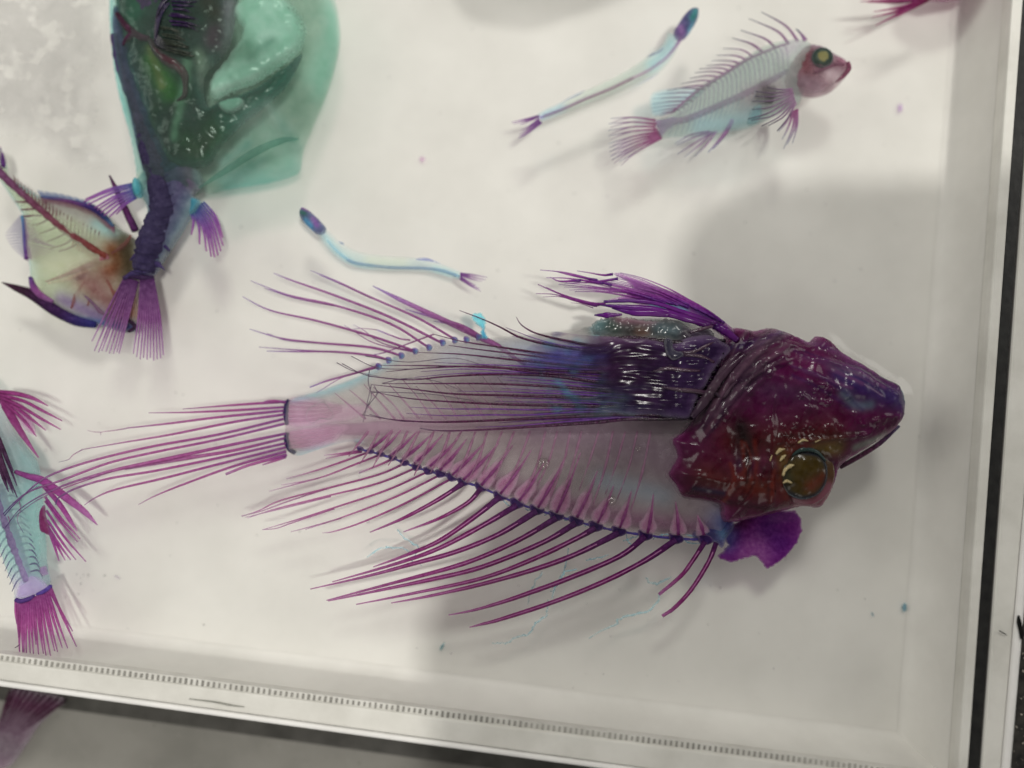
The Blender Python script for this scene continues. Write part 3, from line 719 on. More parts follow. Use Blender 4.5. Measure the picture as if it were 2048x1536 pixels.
# --- broad pectoral fin lying over the flank
pect = [R2(1280, 330, 1400, 375, 1500, 420, 1620, 480, 1800, 522, 2048, 552)+R1(300, 545, 600, 575, 880, 560), R2(1590, 365, 1620, 410, 1700, 455, 1850, 492, 2048, 522)+R1(300, 512, 600, 540, 880, 530),
        R2(1140, 460, 1300, 500, 1500, 530, 1800, 572, 2048, 596)+R1(300, 612, 600, 620, 870, 605), R2(1220, 520, 1400, 545, 1800, 592, 2048, 618)+R1(300, 640, 600, 650, 860, 640),
        R2(1060, 560, 1300, 570, 1600, 602, 2048, 642)+R1(300, 668, 600, 690, 845, 680), R2(850, 630, 1100, 632, 1400, 640, 1750, 655, 2048, 668)+R1(300, 700, 600, 735, 830, 715),
        R2(880, 665, 1100, 645, 1430, 636, 1700, 668, 2048, 692)+R1(300, 742, 600, 772, 810, 755), R2(780, 690, 1000, 710, 1200, 692, 1450, 680, 1750, 686, 2048, 722)+R1(300, 782, 600, 812, 790, 795),
        R2(860, 730, 1100, 730, 1400, 730, 1700, 741, 2048, 766)+R1(300, 836, 600, 852, 770, 845), R2(800, 735, 1000, 757, 1250, 786, 1600, 796, 2048, 811)+R1(300, 880, 560, 892, 750, 895),
        R2(800, 772, 1000, 810, 1250, 830, 1600, 846, 2048, 853)+R1(300, 922, 560, 945, 730, 945), R2(750, 900, 950, 930, 1200, 940, 1600, 925, 2048, 902)+R1(300, 962, 560, 968, 690, 975),
        R2(1070, 975, 1200, 988, 1450, 980, 1750, 962, 2048, 941)+R1(300, 992, 520, 990, 690, 985)]
extra = []
for a_, b_ in zip(pect[:-1], pect[1:]):
    qa, qb = pick0(a_, 9), pick0(b_, 9)
    for f_ in (.35, .68):
        w_ = [(xa*(1-f_)+xb*f_+rs.normal()*1.2, ya*(1-f_)+yb*f_+rs.normal()*1.2) for (xa, ya), (xb, yb) in zip(qa, qb)]
        extra.append(w_[rs.randint(1, 4):])
for p in extra:
    tube('pectoral_fin_ray', p[::-1], (2.4, 2.6, 2.4, 1.9, 1.4, 1.0, .5), [C(52, 26, 56, .8), C(70, 30, 78, .7), C(92, 44, 108, .55), C(112, 60, 120, .5), C(120, 84, 120, .4)],
         big, M_WETRAY, z=(20.2, 20.0, 19.4, 18.7, 18.2, 17.9), k=5, sides=6, wob=.1)
for p in pect:
    q = p[::-1]
    tube('pectoral_fin_ray', q, (3.4, 3.6, 3.6, 3.2, 2.5, 1.9, 1.3, .6),
         [C(42, 26, 44, .9, DIM), C(50, 20, 44, .9, DIM), C(70, 26, 62, .8, DIM), C(64, 24, 54, .75), C(80, 32, 64, .65), C(92, 46, 76, .55), C(112, 78, 100, .45)],
         big, M_WETRAY, z=(20.6, 20.4, 19.8, 19.0, 18.4, 17.9, 17.4), k=6, sides=7, wob=.07)
fine = [R2(770, 580, 1000, 612, 1250, 590, 1430, 635), R2(640, 620, 760, 680, 900, 700, 1050, 708), R2(690, 580, 820, 640, 960, 650, 1200, 640), R2(610, 615, 700, 660, 840, 690),
        R2(790, 655, 782, 720, 800, 800, 770, 860), R2(800, 735, 780, 820, 755, 940), R2(815, 740, 830, 785, 790, 840, 750, 905), R2(800, 780, 835, 782, 770, 860),
        R2(790, 898, 860, 915, 960, 935, 1080, 938), R2(1065, 972, 1130, 985, 1250, 985), R2(860, 728, 1000, 700, 1150, 715, 1300, 770), R2(830, 775, 1000, 780, 1150, 790, 1400, 830)]
rays(big, 'fin_filament', fine, (17.8, 17.6), C(104, 84, 96, .5), M_WETRAY, r=(.9, .8, .5), k=5, sides=5)
web_out = U3(0, 640, 140, 600, 300, 620, 520, 640, 800, 650, 1100, 660, 1300, 700, 1500, 640, 1680, 640, 1860, 760, 1780, 880, 1690, 1000, 1620, 1140, 1520, 1300, 1490, 1420, 1400, 1470, 1100, 1440, 700, 1440,
             300, 1450, 0, 1460, -150, 1400, -260, 1200, -260, 950, -120, 760)
def web_col(P, d):
    x, y = P[:, 0], P[:, 1]
    clear = np.array((.985, .985, .985, .0)); blue = np.array(C(90, 84, 146, .25)); dark = np.array(C(42, 18, 44, .9)); teal = np.array(C(46, 66, 82, .75))
    c = np.tile(clear, (len(P), 1))
    def mixin(col, w):
        nonlocal c
        w = np.clip(w, 0, 1)[:, None]; c = np.c_[c[:, :3]**(1-w)*col[:3]**w, c[:, 3:]*(1-w)+col[3]*w**2]
    s = lambda v, a, b: np.clip((v-a)/(b-a), 0, 1)
    n = nz(P, 26, 3.0); n2 = nz(np.c_[x*.2, y], 12, 5.0)
    mixin(blue, np.exp(-((y-715)/22)**2)*s(x+60*n2, 1040, 1110)*.95)
    mixin(np.array(C(96, 170, 190, .2)), np.clip(n*1.8, 0, 1)*s(x, 1050, 1110)*.6)
    mixin(teal, s(x+90*n2+40*n, 1150, 1270)*s(y, 745, 790)*.9)
    mixin(dark, s(x+(725-y)*.5+70*n2+40*n, 1160, 1260)*s(-np.abs(y-740), -110, -70))
    mixin(np.array(C(54, 34, 66, .88)), s(x+40*n, 1270, 1360)*.85)
    return c
lines = [p for p in pect]
def web_z(P, d):
    dd = np.full(len(P), 1e9)
    for l in lines: dd = np.minimum(dd, line_dist(P, l))
    wgt = np.clip((P[:, 0]-1090)/120, 0, 1)
    wgt2 = np.clip((P[:, 0]-1290)/90, 0, 1)
    st = nz(np.c_[P[:, 0]*.2, P[:, 1]], 15, 9.0)
    return .25*nz(P, 30, 1.1)+wgt*(.4*np.exp(-(dd/8.0)**2)+.36*st)+wgt2*.35*nz(P, 20, 6.2)
blob('pectoral_fin_web', web_out, 18.6, .9, web_col, big, M_WEB, res=4, fade=22, rnd=20, zf=web_z, zgrad=lambda P: np.clip((P[:, 0]-1000)/400, 0, 1)*1.6)
# thick folded skin between fin and head
for i, (ln, r) in enumerate(((U3(1480, 1440, 1560, 1340, 1640, 1220, 1720, 1100, 1840, 960, 2000, 820), (6, 9, 10, 9, 8, 5)), (U3(1700, 1080, 1760, 1000, 1850, 900, 1950, 800), (4, 6, 6, 3)),
                             (U3(1380, 800, 1480, 800, 1600, 750, 1700, 700), (3, 4, 4, 2)), (U3(1400, 830, 1560, 840, 1700, 900), (3, 4, 3)), (U3(1100, 990, 1240, 960, 1400, 975, 1560, 985), (2, 4, 4, 3)),
                             (U3(1180, 1140, 1340, 1165, 1500, 1180, 1620, 1200), (2, 4, 5, 5)), (U3(1460, 610, 1560, 580, 1680, 550), (3, 4, 3)), (U3(1680, 1180, 1780, 1240, 1860, 1140, 1960, 1040), (3, 4, 4, 3)))):
    tube('skin_fold', ln, r, [C(72, 52, 70, .8, DIM), C(104, 84, 94, .75, DIM), C(84, 52, 76, .8, DIM)], big, M_WET, z=21.2, k=7, sides=10, wob=.12)
blob('fluid_drop', U3(1210, 690, 1250, 660, 1290, 690, 1300, 760, 1330, 790, 1390, 800, 1390, 840, 1300, 880, 1240, 830, 1220, 770), 21.4, 1.0, C(70, 66, 80, .75, DIM), big, M_WET, res=3, fade=3)

# --- purple fin at the nape
blob('nape_fin_web', U3(720, 25, 860, 60, 1100, 140, 1350, 240, 1560, 360, 1740, 460, 1900, 590, 1960, 700, 1850, 690, 1650, 560, 1400, 460, 1100, 370, 800, 300, 640, 300, 900, 210, 820, 90), 17.4, .35,
     paint(C(146, 78, 138, .5), [(U3(1000, 250, 1300, 320, 1500, 370, 1700, 440), 30, C(92, 24, 98, .7), .95), (U3(1100, 330, 1400, 400), 10, C(110, 150, 180, .4), .8),
           (U3(1560, 370, 1720, 450), 12, C(62, 56, 120, .6), .8), (U3(1850, 620, 1930, 700), 16, C(110, 40, 90, .6, DIM), .9)]), big, M_WET, res=4, fade=5)
nape = [U3(780, 25, 1000, 80, 1250, 180, 1450, 290, 1640, 400, 1800, 520), U3(715, 35, 900, 110, 1200, 210, 1500, 350, 1700, 470), U3(760, 85, 950, 130, 1200, 220, 1450, 340), U3(620, 110, 900, 165, 1200, 270, 1450, 370),
        U3(400, 90, 700, 150, 1000, 230, 1300, 330), U3(180, 140, 500, 170, 800, 200, 1100, 280), U3(340, 210, 600, 215, 900, 260, 1200, 310), U3(360, 8, 500, 30, 620, 50, 710, 40),
        U3(0, 0, 250, 25, 500, 90, 700, 150), U3(60, 75, 250, 80, 450, 105, 620, 130), U3(240, 130, 500, 120, 760, 85), U3(120, 5, 300, 50, 560, 100), U3(100, 70, 200, 110, 400, 100)]
rays(big, 'nape_fin_ray', nape, (16.8, 17.6, 18.4), [C(150, 110, 150, .4), C(146, 78, 136, .5), C(116, 34, 112, .6), C(84, 30, 104, .7)], M_WETRAY, r=(.7, 1.3, 2.2, 3.0), k=6)
nx_rays = []
for a_, b_ in zip(nape[:6], nape[1:7]):
    qa, qb = pick0(a_, 6), pick0(b_, 6)
    for f_ in (.33, .66):
        nx_rays.append([(xa*(1-f_)+xb*f_+rs.normal()*1.0, ya*(1-f_)+yb*f_+rs.normal()*1.0) for (xa, ya), (xb, yb) in zip(qa, qb)])
rays(big, 'nape_fin_ray', nx_rays, (16.9, 17.6, 18.2), [C(160, 120, 156, .35), C(150, 88, 142, .4), C(122, 46, 118, .5), C(92, 34, 106, .6)], M_WETRAY, r=(.6, 1.1, 1.7, 2.2), k=6)
nape2 = [(U3(-20, 140, 150, 215, 350, 290, 560, 350), (.8, 1.6, 2.2, 3)), (U3(-40, 230, 150, 240, 350, 300, 580, 340), (.6, 1, 2, 3)), (U3(30, 262, 200, 262, 400, 320, 540, 355), (.4, .7, 1, 1.4)),
         (U3(60, 170, 250, 250, 500, 320, 640, 330), (.8, 1.2, 2, 3)), (U3(300, 320, 400, 330, 520, 370), (.4, .6, 1))]
rays(big, 'nape_fin_ray', nape2, (17, 18), [C(128, 60, 124, .5), C(120, 30, 110, .6), C(84, 16, 90, .75)], M_WETRAY, r=(1, 2), k=6)
for ln, r in ((U3(580, 340, 800, 360, 1100, 385, 1350, 450, 1650, 540), (1.5, 5, 7, 8, 7)), (U3(700, 370, 900, 415, 1100, 420, 1260, 440), (1.5, 6, 8, 5)), (U3(530, 440, 650, 440, 800, 435), (1.5, 6, 2)),
              (U3(620, 310, 900, 300, 1150, 330, 1450, 430, 1720, 520), (3, 4, 4, 5, 5)), (U3(1700, 540, 1800, 590, 1930, 690), (8, 10, 6))):
    tube('nape_spine', ln, r, [C(74, 28, 96, .75), C(98, 20, 108, .65), C(84, 24, 92, .7)], big, M_WET, z=(18, 19, 19.6), k=7, sides=8, flat=.7, wob=.1)

# ------------------------------------------------------------------ small spiny fish, upper right
def spread(a, b, n):
    return [(a[0]+(b[0]-a[0])*t, a[1]+(b[1]-a[1])*t) for t in np.linspace(0, 1, n)]
def pick(line, n):
    q = catmull(line, 10); L = np.r_[0, np.cumsum(np.hypot(*np.diff(q, axis=0).T))]
    t = np.linspace(0, L[-1], n)
    return [(float(np.interp(v, L, q[:, 0])), float(np.interp(v, L, q[:, 1]))) for v in t]

spiny = thing('spiny_fish', 'small pale fish with raised comb of dorsal spines and yellow eye', 'fish', 1440, 190, 0)
blob('body', R8(490, 870, 560, 850, 640, 775, 800, 625, 960, 535, 1150, 405, 1280, 322, 1400, 295, 1530, 280, 1620, 320, 1650, 420, 1560, 700, 1520, 770, 1400, 830, 1230, 910, 1150, 942, 1000, 962,
     850, 992, 700, 1002, 600, 1002, 520, 1012, 490, 960), 12, 3.2,
     paint(C(170, 178, 166, .22), [(R8(1200, 850, 1000, 900, 800, 920), 22, C(164, 190, 188, .22), .8), (R8(1150, 720, 1350, 660), 24, C(160, 144, 144, .3), .8), (R8(1250, 650, 1300, 760), 14, C(112, 104, 104, .45), .8),
           (R8(1430, 380, 1500, 340), 16, C(184, 172, 176, .25), .7), (R8(1250, 340, 1350, 310), 10, C(196, 202, 182, .2), .8)]), spiny, M_SUB, res=5, fade=9)
blob('head', R8(1560, 350, 1620, 320, 1720, 342, 1780, 385, 1850, 420, 1890, 460, 1912, 492, 1880, 550, 1830, 612, 1750, 680, 1650, 712, 1560, 705, 1460, 680, 1425, 590, 1450, 500, 1500, 420), 12.6, 2.4,
     paint(C(112, 84, 88, .42), [(R8(1560, 420, 1560, 540), 18, C(116, 68, 72, .45), .9), (R8(1640, 320, 1740, 350, 1880, 450), 9, C(92, 66, 84, .55), .9), (R8(1740, 560, 1800, 560), 16, C(186, 164, 164, .3), .9),
           (R8(1820, 450, 1900, 480), 11, C(118, 66, 82, .5), .9), (R8(1450, 520, 1480, 560), 14, C(136, 98, 104, .4), .8), (R8(1550, 610, 1650, 660), 16, C(142, 110, 116, .4), .7)]), spiny, M_SUB, res=4, fade=15,
     zf=lambda P, d: .4*nz(P, 12, 2))
tube('jaw', R8(1885, 455, 1895, 500, 1850, 560, 1800, 600), (4, 5, 4, 1.5), C(124, 74, 90, .4), spiny, M_BONE, z=15)
tube('cheek_bone', R8(1640, 530, 1720, 500, 1800, 470, 1860, 470), (3, 3.5, 3, 3), C(140, 92, 104, .3), spiny, M_BONE, z=15)
e = blob('eye', [(1645+19*math.cos(a), 115+18*math.sin(a)) for a in np.linspace(0, 6.28, 13)[:-1]], 14.6, 1.2,
         lambda P, d: np.where((np.hypot(P[:, 0]-1644, P[:, 1]-115) < 10)[:, None], np.array(C(148, 142, 88, .45)), np.array(C(78, 90, 80, .55))), spiny, M_SUB, res=2.5, fade=0)
tube('eye_rim', [(1645+20*math.cos(a), 115+19*math.sin(a)) for a in np.linspace(0, 6.28, 17)], 1.6, C(96, 108, 102, .4), e, M_SUB, z=15.2, k=2)
dsp = [R8(1520, 300, 1430, 188, 1250, 85), R8(1455, 322, 1370, 228, 1160, 135), R8(1360, 356, 1280, 284, 1100, 220), R8(1270, 386, 1180, 320, 1040, 277), R8(1195, 416, 1110, 365, 975, 353), R8(1150, 440, 1060, 408, 925, 403),
       R8(1110, 466, 1030, 446, 890, 445), R8(1065, 492, 980, 473, 850, 480), R8(1030, 516, 940, 498, 800, 503), R8(1000, 540, 900, 523, 765, 532), R8(960, 566, 860, 553, 730, 574), R8(920, 600, 820, 588, 670, 612), R8(880, 630, 760, 628, 562, 662)]
for i, s in enumerate(dsp):
    tube('dorsal_spine', s, (3.4 if i < 4 else 2.4, 2.4 if i < 4 else 1.7, .6), [C(150, 104, 132, .4), C(140, 100, 124, .45), C(110, 110, 122, .45)], spiny, M_BONE, z=(12.5, 13, 13.5), k=6)
soft = [R8(850, 655, 740, 645, 615, 648), R8(820, 680, 650, 678, 482, 690), R8(790, 712, 620, 712, 455, 722), R8(760, 736, 600, 742, 452, 760), R8(720, 762, 580, 772, 452, 792), R8(690, 782, 570, 796, 458, 818), R8(650, 802, 560, 818, 475, 842), R8(622, 816, 560, 832, 505, 848)]
rays(spiny, 'dorsal_fin_ray', soft, (12.5, 13), [C(150, 110, 130, .4), C(140, 110, 124, .4), C(150, 170, 176, .3)], M_BONE, r=(1.8, 1.4, .6), k=5)
blob('dorsal_fin_web', R8(850, 645, 650, 640, 500, 660, 440, 700, 440, 800, 470, 850, 600, 830, 740, 750), 12.6, .15, C(186, 204, 200, .12), spiny, M_SUB, res=5, fade=8)
base = R8(610, 812, 800, 655, 1000, 532, 1150, 436, 1350, 350, 1450, 318)
tube('dorsal_base', base, (2, 2.8, 3, 3, 2.6, 2), C(158, 108, 136, .4), spiny, M_BONE, z=12.8)
colm = R8(520, 905, 700, 872, 900, 792, 1100, 702, 1300, 602, 1440, 522)
tube('backbone', colm, (8, 7, 7, 7.5, 7, 5), [C(152, 108, 138, .4), C(150, 116, 138, .38), C(160, 136, 148, .3)], spiny, M_BONE, z=11.5, sides=8)
for a, b in zip(pick(base, 27)[1:-1], pick(colm, 27)[1:-1]):
    m = ((a[0]*.6+b[0]*.4)+2, (a[1]*.6+b[1]*.4))
    tube('rib', [a, (a[0]+7, a[1]+10), (m[0]+8, m[1]+4), (b[0]+12, b[1]-4)], (1.6, 1.2, 1.1, .8), C(176, 152, 164, .3), spiny, M_BONE, z=12.6, k=4, sides=5)
for i, b in enumerate(pick(colm, 24)[2:-6]):
    tube('lower_rib', [b, (b[0]-2, b[1]+14), (b[0]-9, b[1]+32-i*.2)], (1.1, 1, .5), C(168, 180, 182, .3), spiny, M_BONE, z=12.2, k=4, sides=5)
tb = R8(478, 880, 485, 905, 478, 925, 490, 945, 500, 962, 505, 975, 512, 985, 516, 995, 520, 1002, 524, 1008)
tt = R8(150, 866, 135, 905, 132, 955, 134, 995, 136, 1050, 140, 1080, 142, 1110, 148, 1145, 165, 1165, 215, 1182)
for i, (a, b) in enumerate(zip(tb, tt)):
    m = ((a[0]+b[0])/2, (a[1]+b[1])/2-4+i*.4)
    t = tube('tail_fin_ray', [a, m, b], (2.8, 1.6, .6), [C(146, 70, 108, .5), C(150, 96, 124, .42), C(150, 150, 166, .35)], spiny, M_BONE, z=(12, 12.6, 13), k=6)
    tube('ray_branch', [m, ((m[0]+b[0])/2, (m[1]+b[1])/2+3), (b[0]+3, b[1]+8)], (1.3, 1, .5), C(150, 116, 138, .4), t, M_BONE, z=(12.6, 13), k=5)
blob('tail_plate', R8(478, 880, 540, 870, 620, 850, 640, 900, 560, 960, 520, 1005, 500, 960, 505, 940, 485, 925), 11.9, 1.2, C(156, 118, 150, .4), spiny, M_SUB, res=4, fade=5)
anal = [R8(880, 965, 760, 1005, 635, 1060), R8(890, 970, 760, 1050, 640, 1128), R8(905, 965, 800, 1060, 690, 1150), R8(925, 960, 850, 1060, 765, 1145), (R8(1030, 905, 950, 1020, 862, 1116), (4, 3.4, 1)), (R8(1040, 880, 990, 980, 900, 1090), (4.5, 3.6, 1)), R8(870, 960, 740, 985, 620, 1050)]
rays(spiny, 'anal_fin_ray', anal, (11.5, 12.5), [C(160, 120, 150, .35), C(152, 108, 136, .4), C(160, 160, 172, .3)], M_BONE, r=(2, 1.6, .6), k=6)
pec = [R8(1480, 650, 1390, 655, 1295, 640), R8(1480, 660, 1350, 680, 1210, 670), R8(1485, 672, 1350, 705, 1205, 705), R8(1485, 682, 1340, 735, 1185, 742), R8(1490, 695, 1330, 780, 1185, 802), R8(1490, 710, 1320, 820, 1155, 870),
       R8(1495, 720, 1350, 840, 1180, 880), R8(1500, 735, 1390, 850, 1255, 922), R8(1502, 745, 1420, 850, 1308, 918), R8(1505, 755, 1450, 860, 1368, 958)]
rays(spiny, 'pectoral_fin_ray', pec, (15.5, 16.5, 17.2), [C(160, 120, 140, .4), C(120, 96, 112, .55), C(62, 60, 74, .7)], M_BONE, r=(2.2, 1.6, .9), k=6)
blob('dark_gut', R8(1230, 640, 1320, 620, 1370, 640, 1350, 740, 1290, 760, 1210, 730), 10.5, 1.4, C(70, 66, 62, .6), spiny, M_SUB, res=4, fade=14)
blob('teal_gut', R8(1150, 880, 1190, 790, 1250, 760, 1260, 830, 1220, 900, 1160, 915), 10.5, 1.4, C(110, 150, 148, .5), spiny, M_SUB, res=4, fade=8)
pel = [R8(1515, 800, 1515, 920, 1480, 1050), R8(1505, 805, 1500, 930, 1440, 1060), R8(1500, 810, 1480, 940, 1415, 1090), R8(1490, 812, 1450, 930, 1405, 1020), R8(1475, 815, 1430, 900, 1375, 965)]
rays(spiny, 'pelvic_fin_ray', pel, (15, 14), [C(150, 78, 116, .5), C(146, 100, 130, .42), C(120, 130, 146, .4)], M_BONE, r=(3, 1.8, .6), k=6)
tube('nape_spine', R8(1575, 295, 1545, 250, 1510, 212), (5, 2.5, 1), [C(148, 100, 134, .4), C(100, 90, 110, .5)], spiny, M_BONE, z=13)
tube('nape_spine_tip', R8(1525, 225, 1515, 215, 1500, 218), (1, .8, .5), C(80, 100, 110, .5), spiny, M_BONE, z=13.4)

# ------------------------------------------------------------------ slender eel-like fish
def slender(name, label, x, y, centre, wid, bodycol, headline, headw, headspots, spinecol, nvert, vert_span, fork, fins, spineline=None, vcol=None, eye=None):
    t = thing(name, label, 'fish', x, y, 0, 'two slender eel-like fish')
    q = catmull(centre, 8); n = len(q)
    w = np.interp(np.linspace(0, 1, n), np.linspace(0, 1, len(wid)), wid)
    tg = np.gradient(q, axis=0); tg /= np.hypot(*tg.T)[:, None]+1e-9
    nr = np.c_[-tg[:, 1], tg[:, 0]]
    out = np.vstack([q+nr*w[:, None]/2, (q-nr*w[:, None]/2)[::-1]])[::2]
    blob('body', [tuple(v) for v in out], 11.5, 1.6, bodycol, t, M_SUB, res=4, fade=9)
    sl = spineline or centre
    tube('backbone', sl, spinecol[1], spinecol[0], t, M_BONE, z=11.6, k=8, sides=8)
    # vertebrae: rings along the backbone, joined, each a couple of pixels wide
    vq = np.array(pick(sl, 400)); a, b = vert_span
    V, Fc, K = [], [], []
    for i in range(nvert):
        f = a+(b-a)*i/(nvert-1); j = int(f*398); c = vq[j]; d = vq[j+1]-vq[j]; d = d/np.hypot(*d)
        m = np.array((-d[1], d[0])); s = 3.6
        base_ = len(V)
        for e_ in (-1.2, 1.2):
            for k_ in range(6):
                th = k_*math.pi/3
                p = c+d*e_+m*math.cos(th)*s
                wp = at(p[0], p[1], 11.6+math.sin(th)*.5); V.append(wp); K.append(vcol)
        for k_ in range(6):
            k2 = (k_+1) % 6
            Fc.append((base_+k_, base_+k2, base_+6+k2, base_+6+k_))
        Fc.append(tuple(base_+k_ for k_ in range(6))[::-1]); Fc.append(tuple(base_+6+k_ for k_ in range(6)))
    o = link('vertebrae', V, Fc, M_BONE, t, K); o['kind'] = 'stuff'
    blob('head', headline, 12, 2.4, headspots, t, M_SUB, res=2.8, fade=4, zf=lambda P, d: .4*nz(P, 7, 3))
    if eye:
        blob('eye', [(eye[0]+5*math.cos(a), eye[1]+5*math.sin(a)) for a in np.linspace(0, 6.28, 9)[:-1]], 13.6, .7, paint(C(40, 84, 84, .7), [(eye, 3, C(70, 130, 70, .6), .9)]), t, M_SUB, res=2, fade=1.5)
    for ln in fork:
        tube('tail_fin_ray', ln, (2.0, 1.6, .7), [C(112, 56, 118, .5), C(140, 92, 136, .4), C(176, 148, 168, .25)], t, M_BONE, z=11.5, k=5)
    for nm, ln, wd, cl in fins:
        blob(nm, ln, 12, .25, cl, t, M_SUB, res=3, fade=4)
    return t
VP = C(150, 92, 118, .5)
f1 = [S1(435, 1030, 320, 1060, 190, 1090), S1(435, 1036, 320, 1072, 210, 1102), S1(430, 1042, 330, 1085, 260, 1112), S1(435, 1060, 340, 1130, 270, 1165), S1(440, 1070, 340, 1150, 262, 1200), S1(450, 1085, 340, 1170, 250, 1232), S1(460, 1090, 360, 1170, 275, 1225)]
slender('slender_fish', 'slender pale fish stretched diagonally beside the spiny fish, rosy backbone', 1200, 190,
        S1(1640, 300, 1590, 430, 1470, 560, 1300, 665, 1100, 765, 900, 850, 700, 940, 520, 1010, 435, 1050), [26, 34, 42, 38, 34, 30, 26, 22, 18],
        paint(C(196, 201, 186, .16), [(S1(1640, 330, 1560, 470, 1450, 580), 18, C(176, 204, 206, .2), .9), (S1(620, 960, 440, 1040), 14, C(172, 196, 208, .22), .9)]),
        S1(1850, 78, 1790, 78, 1730, 130, 1670, 220, 1635, 280, 1650, 335, 1700, 355, 1750, 330, 1800, 260, 1845, 180, 1862, 120), None,
        paint(C(92, 86, 116, .5), [(S1(1800, 90, 1720, 150), 5, C(62, 52, 96, .7), .9), (S1(1820, 130, 1790, 190), 9, C(54, 128, 122, .6), .95), (S1(1680, 270, 1700, 320), 8, C(138, 90, 138, .5), .9), (S1(1770, 290, 1800, 240), 5, C(110, 170, 190, .4), .8)]),
        ([C(150, 108, 142, .4), C(182, 138, 156, .35), C(196, 160, 172, .3), C(176, 150, 180, .35)], (3.4, 3.4, 3.2, 3.2, 3)), 54, (.38, .97), f1,
        [('pectoral_fin', S1(1550, 410, 1500, 450, 1430, 480, 1395, 515, 1450, 495, 1520, 460), 0, C(112, 104, 138, .5)), ('dorsal_fin', S1(850, 800, 780, 830, 680, 880, 612, 935, 700, 890, 800, 845), 0, C(150, 158, 176, .35)),
         ('pelvic_fin', S1(1505, 648, 1460, 690, 1350, 745, 1235, 802, 1340, 735, 1440, 680), 0, C(168, 170, 186, .3))],
        spineline=S1(1690, 360, 1640, 430, 1560, 520, 1420, 620, 1250, 705, 1050, 800, 850, 880, 650, 970, 440, 1050), vcol=VP, eye=S1(1808, 148)[0])
f2 = [S2(1605, 742, 1720, 755, 1845, 778), S2(1605, 750, 1720, 775, 1830, 800), S2(1608, 756, 1700, 790, 1800, 812), S2(1608, 772, 1680, 820, 1745, 852), S2(1606, 780, 1690, 840, 1780, 880), S2(1602, 790, 1690, 850, 1790, 902)]
slender('slender_fish', 'slender pale blue fish curved like an S below the green sac, purple tail', 770, 500,
        S2(330, 330, 420, 430, 520, 530, 680, 615, 900, 650, 1150, 660, 1350, 685, 1500, 728, 1605, 765), [22, 26, 30, 33, 32, 29, 25, 21, 16],
        paint(C(198, 206, 196, .14), [(S2(400, 420, 520, 560, 680, 670, 820, 695), 9, C(174, 202, 206, .2), .9), (S2(1400, 730, 1600, 770), 14, C(172, 204, 210, .2), .9), (S2(800, 620, 1100, 630), 12, C(206, 212, 190, .15), .9)]),
        S2(190, 155, 250, 175, 310, 225, 370, 285, 410, 340, 385, 390, 330, 395, 260, 340, 200, 280, 170, 220), None,
        paint(C(92, 100, 128, .5), [(S2(200, 215, 235, 225), 7, C(40, 90, 74, .75), .95), (S2(190, 160, 260, 190), 4, C(112, 60, 112, .6), .9), (S2(240, 290, 290, 330), 7, C(80, 160, 190, .5), .8), (S2(310, 270, 340, 330), 7, C(128, 80, 136, .5), .9)]),
        ([C(186, 198, 198, .2), C(170, 190, 194, .22), C(182, 196, 192, .2), C(176, 192, 194, .22), C(160, 182, 190, .27)], (2.2, 2.6, 2.6, 2.8, 3)), 52, (.2, .97), f2,
        [('pectoral_fin', S2(515, 455, 560, 465, 575, 490, 540, 480), 0, C(112, 128, 160, .45)), ('dorsal_fin', S2(1210, 625, 1230, 608, 1320, 605, 1440, 660, 1340, 640), 0, C(136, 140, 178, .4))],
        spineline=S2(420, 450, 520, 555, 640, 640, 800, 670, 1000, 690, 1250, 695, 1430, 715, 1600, 770), vcol=C(126, 140, 166, .5), eye=S2(215, 222)[0])

# ------------------------------------------------------------------ bloated green fish, upper left
sac = thing('bloated_fish', 'fish with swollen translucent green belly and purple tail pointing down', 'fish', 330, 300, 0)
sac_out = R6(640, -330, 618, 0, 622, 200, 634, 330, 660, 500, 700, 660, 740, 800, 765, 950, 772, 1020, 800, 1130, 940, 1150, 1090, 1120, 1140, 1085, 1180, 1098, 1300, 1072, 1500, 1042, 1640, 1005, 1705, 960, 1722, 850, 1800, 660, 1872, 480, 1930, 250, 1925, 100, 1890, -40, 1750, -300, 1200, -420)
G1 = C(160, 178, 160, .05); GDK = C(34, 62, 50, .8); GEM = C(34, 84, 48, .75)
blob('belly', sac_out, 10.0, 7.0, paint(G1, [
     (R6(640, 0, 636, 250, 670, 450, 720, 680, 770, 960), 16, C(120, 196, 186, .25), .95), (R6(1300, 1060, 1600, 1010, 1700, 930), 26, C(126, 188, 174, .22), .8),
     (R6(1500, 760, 1650, 880), 50, C(166, 190, 172, .15), .8), (R6(1800, 480, 1900, 200, 1880, 0), 24, C(148, 190, 168, .2), .85),
     (R6(1450, 860, 1300, 960), 12, C(112, 160, 146, .3), .7), (R6(1560, 640, 1680, 820), 12, C(116, 154, 136, .3), .6)]), sac, M_SAC, res=7, fade=12, rnd=120)
